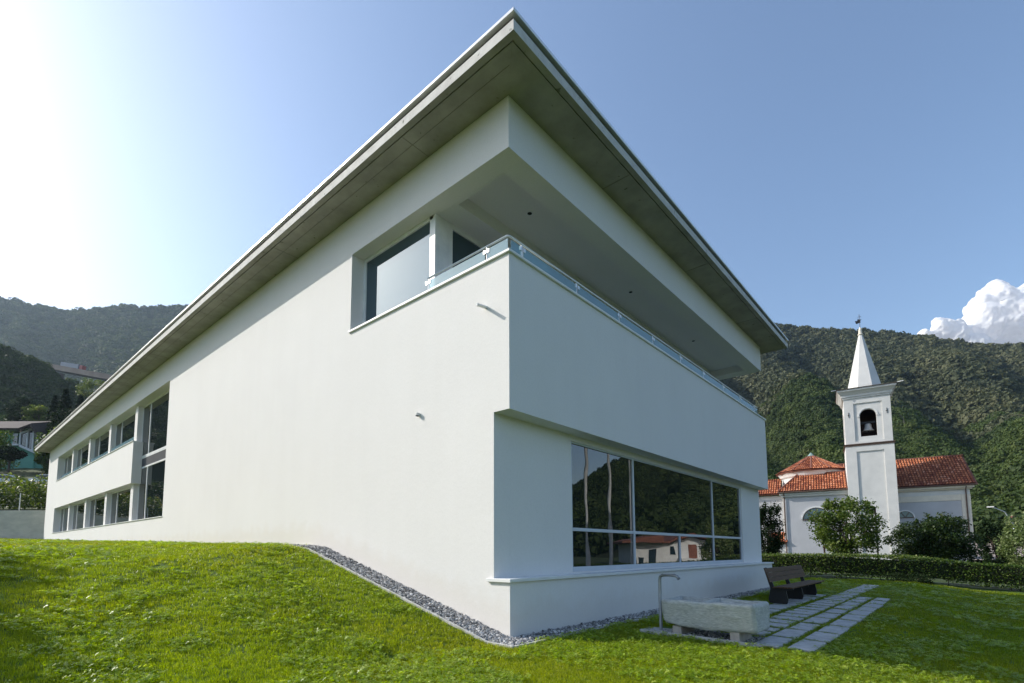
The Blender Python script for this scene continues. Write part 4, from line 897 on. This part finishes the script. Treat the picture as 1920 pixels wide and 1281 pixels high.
hr.tube([(-6.05, TV-.42, ze+.12), (-4.35, 3.5, 9.48)], .1, 6).tube([(-4.35, 3.5, 9.48), (0, 3.5, 9.48)], .1, 6).tube([(-1.3, 6.9, zr+.12), (9.85, 6.9, zr+.12)], .1, 6)
hr.build('ridge_tiles', M['redbrown'], ch)
CB().lathe([(.6, 11.55), (.3, 11.88), (.05, 12.2)], (dc[0], dc[1], 0), 10).build('copper_cap', M['copper'], ch)
gt = CB(); gt.tube([(3.9, NV-.5, ze-.05), (9.85, NV-.5, ze-.05)], .07, 6).tube([(-6.1, TV-.47, ze-.05), (-.05, TV-.47, ze-.05)], .07, 6).build('gutter', M['rust'], ch)
# ------------------------------------------------------------------ right background: rising paved yard, house, lamp
def yard():
    mb = MB(); prev = None
    pts = []
    for d, xa, xb, y in ((40, 1815, 1960, 1050), (52, 1818, 1975, 1047), (75, 1825, 1985, 1030), (120, 1832, 1955, 998)):
        for px in (xa, xb):
            p = at(px, y, d); pts.append((p[0], p[1], p[2]))
    for i in range(3): mb.quad(pts[2*i], pts[2*i+1], pts[2*i+3], pts[2*i+2])
    for i in range(3): mb.quad((pts[2*i][0], pts[2*i][1], pts[2*i][2]-2), pts[2*i], pts[2*i+2], (pts[2*i+2][0], pts[2*i+2][1], pts[2*i+2][2]-2))
    mb.build('road', M['plaza'], kind='structure')
yard()
def frame_at(px, d, z, lean=0):
    p = at(px, 1034, d); a = math.atan2(rt[1], rt[0])+lean; return Matrix.Translation((p[0], p[1], z)) @ Matrix.Rotation(a, 4, 'Z')
def small_house(px, d, z, w, h, dep, wallm, roofm, label, rise=1.4, lean=0, group=None, wins=((.25, .45), (.7, .45)), over=.5):
    Mx = frame_at(px, d, z, lean); root = empty('house', tuple(Mx.translation), label, 'house', group)
    b = MB(Mx); b.box(-w/2, w/2, 0, dep, -3, h); b.prism([(-w/2, h), (w/2, h), (0, h+rise)], 'y', 0.01, dep-.01); b.build('wall', wallm, root)
    r_ = MB(Mx); sl_ = rise/(w/2)
    for s in (-1, 1):
        r_.add([(0, -over, h+rise+.05), (0, dep+over, h+rise+.05), (s*(w/2+over), dep+over, h-over*sl_+.05), (s*(w/2+over), -over, h-over*sl_+.05), (0, -over, h+rise+.25), (0, dep+over, h+rise+.25), (s*(w/2+over), dep+over, h-over*sl_+.22), (s*(w/2+over), -over, h-over*sl_+.22)], [(0,3,2,1),(4,5,6,7),(0,1,5,4),(1,2,6,5),(2,3,7,6),(3,0,4,7)])
    r_.build('roof', roofm, root)
    for (fx, fz) in wins:
        wx = -w/2+fx*w; wz = fz*h
        f = MB(Mx).box(wx-.5, wx+.5, -.04, -.001, wz-.6, wz+.7).build('window', M['whitepaint'], root); MB(Mx).box(wx-.42, wx+.42, -.06, -.041, wz-.52, wz+.62).build('pane', M['glass_plain'], f)
    return root, Mx
small_house(1852, 125, 1.42+36/F*125, 4.2, 1.0, 5, M['chcream'], M['redbrown'], 'small distant house with a red roof beyond the sloping yard', rise=.7, wins=((.25, .4),), over=.3)
small_house(1925, 90, 3.0, 6, 3.2, 6, M['whitepaint'], M['redbrown'], 'pale house half hidden behind the pale tree at right edge', rise=1., wins=((.25, .5),), over=.3)
p = at(1905, 1034, 60); q = at(1884, 960, 60); h_ = at(1862, 951, 60)
lamp = empty('street_lamp', (p[0], p[1], 0), 'grey street lamp with a long arm beyond the church', 'street lamp')
MB().tube([(p[0], p[1], -.5), (p[0], p[1], q[2]-1.5), tuple(q), (h_[0], h_[1], h_[2]-.02)], [.1, .07, .05, .04], 8).build('pole', M['alu_grey'], lamp)
MB().box(h_[0]-.55, h_[0]+.1, h_[1]-.12, h_[1]+.12, h_[2]-.04, h_[2]+.1).build('lamp_head', M['whitepaint'], lamp, bevel=.03)

# ------------------------------------------------------------------ left background
def LD(l, d, z): p = CAM+fh*d+rt*l; return (p[0], p[1], z)
def topz(l): return 4.86+0*l
rw = MB(); segs = np.arange(-110, -31, 3.1)
root = empty('retaining_wall', LD(-45, DW, 2), 'grey board marked concrete retaining wall below the vines', 'wall')
for i, l in enumerate(segs):
    a = LD(l, DW, 0); b = LD(l+3.09, DW, 0); c = LD(l+3.09, DW+.35, 0); d = LD(l, DW+.35, 0)
    MB().add([(*a[:2], 1.), (*b[:2], 1.), (*c[:2], 1.), (*d[:2], 1.), (*a[:2], 4.86), (*b[:2], 4.86), (*c[:2], 4.86), (*d[:2], 4.86)], [(0,3,2,1),(4,5,6,7),(0,1,5,4),(1,2,6,5),(2,3,7,6),(3,0,4,7)]).build('wall_panel', M['retaining'], root)
def hillz(l, d): return 4.7+.255*(d-DW)*(1+.0*l)
def ld_mesh(name, ls, ds, fz, m, **kw):
    Lg, Dg = np.meshgrid(ls, ds); Z = fz(Lg, Dg); P = CAM[None, :2]+fh[None, :2]*Dg.ravel()[:, None]+rt[None, :2]*Lg.ravel()[:, None]
    V = np.concatenate([P, Z.ravel()[:, None]], 1); nx, ny = len(ls), len(ds); I, J = np.meshgrid(np.arange(nx-1), np.arange(ny-1)); a = (J*nx+I).ravel()
    o = bpy.data.objects.new(name, npmesh(name, V, np.stack([a, a+1, a+nx+1, a+nx], 1), m, smooth=True)); COL.objects.link(o); return tag(o, **kw)
ld_mesh('hillside', np.linspace(-150, -30, 50), np.concatenate([[DW+.3], np.linspace(DW+1, 120, 40)]), lambda l, d: hillz(l, d)-.1+.25*np.sin(l*.9)*np.sin(d*.5)*np.clip((d-DW-2)/6, 0, 1), M['meadow'], kind='structure')
# vines on the slope above the wall
vroot = empty('vine_rows', LD(-42, 46, 5), 'rows of green grape vines growing above the retaining wall', 'vines')
for rI, dd in enumerate((43.2, 45.6, 48.0)):
    n = 15000; l = rng.uniform(-110, -32, n); zz = hillz(l, dd)+rng.uniform(.0, 2.5, n)**1.0*(.85+.15*np.sin(l*2.1)); d = dd+rng.normal(0, .28, n)
    P = CAM[None, :]*0+np.stack([CAM[0]+fh[0]*d+rt[0]*l, CAM[1]+fh[1]*d+rt[1]*l, zz], 1)
    leaf_obj('vine_row', P, .26, M['leaf_vine'], vroot, 50+rI, np.clip(rng.normal(.4, .22, n)+.15*(zz-hillz(l, dd)-1.2), 0, 1))
fp = MB()
posts_l = []
for i in range(8):
    a = LD(-40.2-2.9*i, DW+.5, 4.6); o = MB().tube([a, (a[0], a[1], 6.3)], .035, 6).build('fence_post', M['alu'])
    tag(o, 'thin grey metal fence post on the retaining wall nearest the white building' if i == 0 else 'grey metal fence post on the retaining wall mirrored in the long facade windows', 'fence post', 'fence posts on the retaining wall')
a = LD(-38.2, DW+.5, 4.7); b = LD(-36.6, DW+.6, 5.7); tag(MB().tube([a, b], .04, 6).build('fence_strut', M['kerb']), 'sloping grey fence strut beside the end of the white building', 'fence strut')
# cars
def car(px, d, z, heading, m, label):
    Mx = frame_at(px, d, z, heading); root = empty('parked_car', tuple(Mx.translation), label, 'car', 'cars parked above the vines')
    b = MB(Mx); sec = [(-2.1, .35), (-2.15, .75), (-1.3, .92), (-.75, 1.38), (.75, 1.42), (1.5, .98), (2.1, .85), (2.15, .4)]
    b.prism(sec, 'y', -.85, .85).build('body', m, root, bevel=.08)
    MB(Mx).prism([(-1.15, .96), (-.72, 1.32), (.7, 1.36), (1.3, 1.0)], 'y', -.862, .862).build('side_window', M['carglass'], root)
    for x in (-1.35, 1.35):
        for yy in (-.8, .8): w = MB(Mx).tube([(x, yy-.1, .32), (x, yy+.1, .32)], .32, 16).build('wheel', M['rubber'], root); MB(Mx).tube([(x, yy-.11, .32), (x, yy+.11, .32)], .19, 10).build('rim', M['metal'], w)
def zrow(px, y, d): return at(px, y, d)[2]
car(2, 62, zrow(2, 893, 62)-1.2, .15, M['carsilver'], 'silver parked car at the left edge below the mint house')
car(84, 62, zrow(84, 893, 62)-1.2, .3, M['carsilver'], 'pale parked car partly hidden by the white building')
# mint house with glazed gable
Dh = 82; Mx = frame_at(20, Dh, zrow(20, 880, Dh)-1.5, -.0)
mh = empty('house', tuple(Mx.translation), 'mint green house with a dark roof and white glazed gable', 'house')
s_ = Dh/F; zb_ = Mx.translation.z
def hx(px): return (px-20)*s_
def hz(y): return at(20, y, Dh)[2]-zb_
MB(Mx).box(hx(-140), hx(60), .6, 9, -4, hz(806)).box(hx(-140), hx(46), .25, .59, -4, hz(850)).build('wall', M['mint'], mh)
r_ = MB(Mx); zt1 = hz(783); r_.add([(hx(-150), -1.2, hz(800)), (hx(28), -1.2, hz(801)), (hx(57), -1.6, hz(793)), (hx(-150), 4, hz(772)), (hx(50), 4, hz(772))], [(0, 1, 4, 3), (1, 2, 4)])
r_.add([(hx(57), -1.6, hz(793)), (hx(76), -1.2, hz(826)), (hx(76), 7, hz(820)), (hx(50), 4, hz(772))], [(0, 1, 2, 3)])
r_.add([(hx(57), -1.6, hz(795)), (hx(76), -1.2, hz(828)), (hx(76), -1.0, hz(832)), (hx(57), -1.4, hz(799))], [(0, 1, 2, 3)])
ro_ = r_.build('roof', M['darkroof'], mh); so_ = ro_.modifiers.new('thick', 'SOLIDIFY'); so_.thickness = .25
gf = MB(Mx); GP = [(21, 808, 832), (34.8, 803, 838), (46, 799, 843), (56, 807, 847), (67, 823, 851)]
for px, yt, yb_ in GP: gf.bar((hx(px), -.05, hz(yb_)), (hx(px), -.05, hz(yt)), .22, .22)
for (a, b) in zip(GP, GP[1:]): gf.bar((hx(a[0]), -.06, hz(a[1])), (hx(b[0]), -.06, hz(b[1])), .22, .28); gf.bar((hx(a[0]), -.06, hz(a[2])), (hx(b[0]), -.06, hz(b[2])), .3, .35)
gfo = gf.build('gable_window', M['whitepaint'], mh)
for a, b in zip(GP, GP[1:]): MB(Mx).add([(hx(a[0]), 0, hz(a[2])), (hx(b[0]), 0, hz(b[2])), (hx(b[0]), 0, hz(b[1])), (hx(a[0]), 0, hz(a[1])), (hx(a[0]), .05, hz(a[2])), (hx(b[0]), .05, hz(b[2])), (hx(b[0]), .05, hz(b[1])), (hx(a[0]), .05, hz(a[1]))], [(0,3,2,1),(4,5,6,7),(0,1,5,4),(1,2,6,5),(2,3,7,6),(3,0,4,7)]).build('pane', M['glass'], gfo)
MB(Mx).box(hx(0), hx(20), -.3, .2, hz(832), hz(829)).build('balcony', M['whitepaint'], mh)
w_ = MB(Mx).box(hx(4), hx(13), .15, .24, hz(829), hz(808)).build('window', M['glass'], mh)
# trees round the mint house
def conifer(base, h, r_, n, m, label, seed, group=None):
    root = empty('conifer', base, label, 'tree', group); g = np.random.default_rng(seed); t = g.uniform(0, 1, n)**.75; th = g.uniform(0, 6.28, n)
    lay = np.floor(t*16)/16; fr = (t*16) % 1; rr = r_*(1-lay*.97)*(1-.5*fr)*np.sqrt(g.uniform(.15, 1.1, n))*(1+.22*np.sin(th*5+lay*40))
    P = np.stack([base[0]+rr*np.cos(th), base[1]+rr*np.sin(th), base[2]+h*(.06+.94*t)-rr*.18], 1)
    leaf_obj('crown', P, .42*(h/14), m, root, seed); MB().tube([(base[0], base[1], base[2]-1), (base[0], base[1], base[2]+h*.97)], [.25, .03], 7).build('trunk', M['bark'], root)
def bpos(px, d): l = (px-960)/F*d; p = CAM+fh*d+rt*l; return (float(p[0]), float(p[1]), float(hillz(l, d)))
bg = 'trees around the mint house'
for i, (px, d, top, rr_, lb) in enumerate(((104, 88, 722, 3.4, 'tall dark conifer behind the end of the white roof'), (84, 92, 735, 3., 'dark conifer between the mint house and taller conifer'), (133, 95, 735, 3.2, 'dark conifer just above the white building eave'))):
    b = bpos(px, d); conifer(b, at(px, top, d)[2]-b[2], rr_, 9000, M['leaf_dark'], lb, 60+i, bg)
for i, (px, d, cy, rx, rz, m, lb) in enumerate(((55, 104, 778, 3.2, 2.4, 'leaf_vine', 'bright green tree above the mint house roof'), (84, 74, 858, 1.7, 2.2, 'leaf_tree', 'green tree below the glazed gable'), (98, 76, 840, 2.6, 3.2, 'leaf_tree', 'green tree beside the end of the eave'), (6, 72, 848, 1.5, 1.0, 'leaf_dark', 'dark leafy tree in front of the mint wall'), (118, 84, 800, 2.8, 3.2, 'leaf_dark', 'dark tree behind the far end of the roof'), (-45, 74, 845, 3.5, 3.5, 'leaf_tree', 'green tree left of the mint house'), (160, 150, 722, 4.5, 2.6, 'leaf_vine', 'bright green tree below the viaduct'), (25, 105, 770, 3, 3, 'leaf_dark', 'dark round tree behind the mint house roof'))):
    b = bpos(px, d); c = at(px, cy, d); b = (b[0], b[1], min(b[2], c[2]-rz)); tree(b, 5, (rx, rx, rz), float(c[2]-b[2]), 6000, .32, M[m], lb, 70+i, bg, 50, .14)

# ------------------------------------------------------------------ mountains
def mountain(name, table, d0, z0, D, m, nt_=120, nr=46, rid=18., seed=1., back=True, gexp=.62, warp=True):
    th = np.array([a for a, b in table]); sl_ = np.array([b for a, b in table]); T = np.linspace(th[0], th[-1], nt_)
    def zf(theta, r):
        s = np.interp(theta, th, sl_); t = np.clip((r-d0)/(D-d0), 0, 1.35); z = s*r*np.minimum(t, 1)**gexp
        z = z0*(1-np.minimum(t*3, 1))+z; over = np.maximum(t-1, 0); z = np.where(t > 1, s*D*(1-over*1.2), z)
        ph = np.radians(theta); n1 = np.sin(ph*23+seed)*np.sin(r/D*6+seed*2+ph*5)+.6*np.sin(ph*47+seed*3+r/D*9)+.5*np.sin(r/D*17+ph*11)
        return z+rid*n1*np.clip(t*2.5, 0, 1)*np.clip((1.03-t)*3, 0, 1)
    rr = np.concatenate([np.linspace(d0, D, nr), D*np.array([1.06, 1.15, 1.3])]) ; TT, RR = np.meshgrid(T, rr); Z = zf(TT, RR); ph = np.radians(TT)
    X = CAM[0]+(fh[0]*np.cos(ph)+rt[0]*np.sin(ph))*RR; Y = CAM[1]+(fh[1]*np.cos(ph)+rt[1]*np.sin(ph))*RR
    V = np.stack([X.ravel(), Y.ravel(), Z.ravel()+0], 1); nx, ny = TT.shape[1], TT.shape[0]; I, J = np.meshgrid(np.arange(nx-1), np.arange(ny-1)); a = (J*nx+I).ravel()
    o = bpy.data.objects.new(name, npmesh(name, V, np.stack([a, a+1, a+nx+1, a+nx], 1), m, smooth=True)); COL.objects.link(o); tag(o, kind='structure'); return zf
def crownmesh(seed, mkey, nq=420, q=1.):
    g = np.random.default_rng(seed); nc = 16; d = g.normal(size=(nc, 3)); d[:, 2] = np.abs(d[:, 2])*.8; d /= np.linalg.norm(d, axis=1)[:, None]; cc2 = d*g.uniform(.45, .75, (nc, 1))*np.array([1, 1, .9])
    k = g.integers(0, nc, nq); e = g.normal(size=(nq, 3)); e[:, 2] = e[:, 2]*.8+.3; e /= np.linalg.norm(e, axis=1)[:, None]; P = cc2[k]+e*.34*g.uniform(.85, 1.1, (nq, 1))
    nrm = e+g.normal(size=(nq, 3))*.45; nrm /= np.linalg.norm(nrm, axis=1)[:, None]; a = np.cross(nrm, g.normal(size=(nq, 3))); a /= np.linalg.norm(a, axis=1)[:, None]; b = np.cross(nrm, a); s = g.uniform(.11, .2, (nq, 1))*q
    V = np.stack([P-a*s, P-b*s*.7, P+a*s, P+b*s*.7], 1).reshape(-1, 3); return npmesh('crown_piece', V, np.arange(4*nq).reshape(nq, 4), M[mkey], np.clip(g.uniform(0, .7, nc)[k]+g.uniform(0, .3, nq), 0, 1))
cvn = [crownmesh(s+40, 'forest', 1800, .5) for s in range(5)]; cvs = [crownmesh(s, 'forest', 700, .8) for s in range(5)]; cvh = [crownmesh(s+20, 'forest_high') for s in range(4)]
def forest(name, zf, th0, th1, d0, d1, n, size, variants, sel=None, top=None):
    r_ = np.sqrt(rng.uniform(d0**2, d1**2, n)); th = rng.uniform(th0, th1, n)
    if sel is not None: k = sel(th, r_); r_, th = r_[k], th[k]; n = len(r_)
    ph = np.radians(th); x = CAM[0]+(fh[0]*np.cos(ph)+rt[0]*np.sin(ph))*r_; y = CAM[1]+(fh[1]*np.cos(ph)+rt[1]*np.sin(ph))*r_; z = zf(th, r_)
    s = size*rng.uniform(.6, 1.35, n)*np.clip(.75+r_/1500, .75, 1.3); P = np.stack([x, y, z+s*.15], 1)
    return tag(scatter(name, P, rot0(n, .08), np.stack([s, s, s*rng.uniform(.8, 1.25, n)], 1), variants, None), kind='stuff')
tabR = [(-14, .42), (0, .42), (20, .418), (27.2, .400), (31.6, .372), (36, .348), (37.8, .335), (40.9, .308), (42.3, .297), (44.9, .281), (52, .25), (61, .22), (68.5, .178), (75, .118), (82, .105), (100, .14), (130, .12)]
zR = mountain('mountain', tabR, 105, -1, 880, M['forestfloor'], 220, 70, 15., 1.3)
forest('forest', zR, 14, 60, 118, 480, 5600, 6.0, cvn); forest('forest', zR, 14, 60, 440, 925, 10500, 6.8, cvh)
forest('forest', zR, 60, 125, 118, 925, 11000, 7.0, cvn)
tabL = [(-110, .14), (-90, .2), (-60, .31), (-44.9, .350), (-41.7, .356), (-38.2, .384), (-34, .405), (-32, .412), (-20, .42), (-10, .42)]
zL = mountain('mountain', tabL, 330, 45, 1150, M['forestfloor'], 120, 46, 12., 4.1, gexp=.8)
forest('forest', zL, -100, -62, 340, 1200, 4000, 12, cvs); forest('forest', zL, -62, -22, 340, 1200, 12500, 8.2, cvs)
tabS = [(-100, .22), (-75, .29), (-55, .31), (-44.9, .278), (-43.4, .268), (-41.9, .250), (-40.3, .226), (-38, .18), (-34, .13), (-28, .05)]
zS = mountain('hill', tabS, 148, 17, 270, M['forestfloor'], 90, 30, 2.5, 2.2, gexp=.5)
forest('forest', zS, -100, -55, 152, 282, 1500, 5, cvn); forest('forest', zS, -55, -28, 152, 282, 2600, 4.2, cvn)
mountain('distant_mountain', [(-60, .40), (-50, .385), (-44.9, .352), (-43, .345), (-41, .34), (-36, .30)], 1250, 200, 1600, M['forestfloor'], 40, 20, 30, 3.3)
def forest_ld(name, l0, l1, d0, d1, n, size, variants):
    l = rng.uniform(l0, l1, n); d = rng.uniform(d0, d1, n); k = l/d < -1.12; l, d = l[k], d[k]; n = len(l); z = hillz(l, d); s = size*rng.uniform(.6, 1.3, n)
    P = np.stack([CAM[0]+fh[0]*d+rt[0]*l, CAM[1]+fh[1]*d+rt[1]*l, z+s*.2], 1); return tag(scatter(name, P, rot0(n, .08), np.stack([s, s, s*1.1], 1), variants, None), kind='stuff')
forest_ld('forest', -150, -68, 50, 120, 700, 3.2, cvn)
# viaduct and truck
va = at(92, 684.5, 330); vb = at(225, 709, 305); va2 = va+(va-vb)*.9; vb2 = vb+(vb-va)*1.2
vd = empty('viaduct', tuple((va+vb)/2), 'brown grey motorway viaduct crossing the far valley', 'viaduct')
d_ = Vector(vb2-va2); MB().bar(Vector(va2)-Vector((0, 0, 1.6)), Vector(vb2)-Vector((0, 0, 1.6)), 11, 2.4).build('deck', M['viaduct'], vd)
sd = d_.cross(Vector((0, 0, 1))).normalized()*5.4
for s in (-1, 1): MB().bar(Vector(va2)+sd*s-Vector((0, 0, .3)), Vector(vb2)+sd*s-Vector((0, 0, .3)), .25, 1.2).build('barrier', M['rust'] if s < 0 else M['viaduct'], vd)
for t in (.12, .34, .56, .78, .97):
    p = Vector(va2)+d_*t; MB().box(p.x-1.5, p.x+1.5, p.y-2.5, p.y+2.5, -5, p.z-4.2).build('pier', M['viaduct'], vd)
ta = Vector(at(117, 688.5, 322)); tb = Vector(at(150, 693.5, 319)); td = (tb-ta).normalized(); ta.z += -.6; tb.z += -.6
tk = empty('truck', tuple((ta+tb)/2), 'articulated truck with a pale grey trailer and red cab on the viaduct', 'truck')
MB().bar(ta+Vector((0, 0, 2.2)), tb+Vector((0, 0, 2.2)), 2.5, 2.9).build('trailer', M['truckwhite'], tk); MB().bar(ta-td*.12+Vector((0, 0, 2.2)), ta-td*.02+Vector((0, 0, 2.2)), 2.4, 2.8).build('trailer_door', M['truckred'], tk)
MB().bar(tb+td*.9+Vector((0, 0, 1.9)), tb+td*3.1+Vector((0, 0, 1.9)), 2.4, 2.8).build('cab', M['truckred'], tk)
for f_ in (.1, .2, .3, .85, 1.15): w = ta+(tb-ta)*f_; s = td.cross(Vector((0, 0, 1))).normalized()*1.25; MB().tube([w-s+Vector((0, 0, .5)), w+s+Vector((0, 0, .5))], .5, 12).build('wheel', M['rubber'], tk)
# ------------------------------------------------------------------ things seen only as reflections: flagpoles, house
def mirror(px, y, t): d = ray(px, y); p = CAM+d*t; return Vector((2*(-RC-.06)-p[0], p[1], p[2]))
for px, lb in ((1102, 'white flagpole mirrored leftmost in the picture window'), (1145, 'white flagpole mirrored middle in the picture window'), (1186, 'white flagpole mirrored rightmost in the picture window')):
    p = mirror(px, 1034, 31); o = MB().tube([(p.x, p.y, -1.5), (p.x, p.y, 9.5)], [.11, .085], 12).build('flagpole', M['whitepaint'], smooth=True); tag(o, lb, 'flagpole', 'flagpoles on the lawn')
pa = mirror(1200, 1034, 56); pb = mirror(1322, 1034, 56); ang = math.atan2(pb.y-pa.y, pb.x-pa.x)+math.pi
HM = Matrix.Translation(((pa.x+pb.x)/2, (pa.y+pb.y)/2, -1.6)) @ Matrix.Rotation(ang+.0, 4, 'Z')
rh = empty('house', tuple(HM.translation), 'white house with a red brown roof and balcony, mirrored in the picture window', 'house')
MB(HM).box(-4.2, 4.2, 0, 8, -1, 3.9).prism([(-4.2, 3.9), (.2, 3.9), (-2, 4.6)], 'y', 0, 8).build('wall', M['whitepaint'], rh)
MB(HM).prism([(-5, 3.75), (-2, 4.75), (1., 3.8), (1., 3.95), (-2, 4.95), (-5, 3.95)], 'y', -.8, 8.5).prism([(1.01, 3.9), (5.6, 3.9), (5.6, 4.1), (1.01, 4.9)], 'y', -1, 8.5).build('roof', M['redbrown'], rh)
MB(HM).box(-2.6, -1.7, -.05, -.001, 2.1, 3.7).build('door', M['redbrown'], rh); w_ = MB(HM).box(-.2, .3, -.05, -.001, 2.6, 3.5).build('window', M['glass_plain'], rh)
MB(HM).box(-4.6, -.5, -1.4, 0, 1.75, 2.2).build('balcony', M['whitepaint'], rh); MB(HM).box(1.8, 2.6, -.05, -.001, 1.5, 3.2).build('window', M['glass_plain'], rh); MB(HM).box(3.2, 3.9, -.05, -.001, 1.2, 2.4).build('window', M['glass_plain'], rh)

# ------------------------------------------------------------------ cloud
def cloud(blobs, name, label):
    bm = bmesh.new()
    for (px, y, d, r_) in blobs:
        c = at(px, y, d); ret = bmesh.ops.create_icosphere(bm, subdivisions=3, radius=r_*d/F); bmesh.ops.translate(bm, verts=ret['verts'], vec=Vector(c))
    me = bpy.data.meshes.new(name); bm.to_mesh(me); bm.free(); me.materials.append(M['cloud']); me.polygons.foreach_set('use_smooth', [True]*len(me.polygons))
    o = bpy.data.objects.new(name, me); COL.objects.link(o); tag(o, label, 'cloud', None, None)
    r = o.modifiers.new('r', 'REMESH'); r.mode = 'VOXEL'; r.voxel_size = 13; r.use_smooth_shade = True
    for (sz, st_) in ((300, 95), (110, 42), (42, 11)):
        tx = bpy.data.textures.new('cl', 'CLOUDS'); tx.noise_scale = sz; tx.noise_depth = 3
        dm = o.modifiers.new('d', 'DISPLACE'); dm.texture = tx; dm.strength = st_*1.6; dm.mid_level = .5; dm.texture_coords = 'GLOBAL'
    return o
m, t, b = nodes('cloud_vapour'); b.inputs['Base Color'].default_value = (.97, .97, .98, 1); b.inputs['Roughness'].default_value = 1; b.inputs['Specular IOR Level'].default_value = 0; M['cloud'] = m
tr_ = t.nodes.new('ShaderNodeBsdfTranslucent'); tr_.inputs[0].default_value = (.95, .96, 1, 1); mx = N(t, 'ShaderNodeMixShader'); mx.inputs[0].default_value = .5; t.links.new(b.outputs[0], mx.inputs[1]); t.links.new(tr_.outputs[0], mx.inputs[2]); t.links.new(mx.outputs[0], t.nodes['Material Output'].inputs[0])
cloud([(1738, 628, 6000, 14), (1768, 616, 6000, 22), (1790, 628, 6000, 24), (1735, 634, 6000, 12), (1810, 625, 6000, 16), (1848, 580, 6050, 30), (1872, 565, 6000, 32), (1850, 605, 6000, 34), (1885, 600, 6000, 45), (1910, 575, 6100, 34), (1940, 570, 6100, 40), (1930, 610, 6100, 60), (1890, 640, 6100, 50), (1820, 650, 6000, 30), (1990, 590, 6200, 60), (2060, 600, 6200, 50)], 'cloud', 'white cumulus cloud rising behind the mountain at right')

# ------------------------------------------------------------------ air
mh_ = bpy.data.materials.new('haze_air'); mh_.use_nodes = True; t = mh_.node_tree; t.nodes.clear(); out = t.nodes.new('ShaderNodeOutputMaterial')
pv_ = t.nodes.new('ShaderNodeVolumePrincipled'); pv_.inputs['Color'].default_value = (.62, .80, 1, 1); pv_.inputs['Density'].default_value = .00011; pv_.inputs['Anisotropy'].default_value = .55
t.links.new(pv_.outputs[0], out.inputs['Volume'])
hz_ = MB().box(-1950, 1950, -1950, 1950, -12, 760).build('haze', mh_, kind='stuff'); hz_.visible_shadow = True
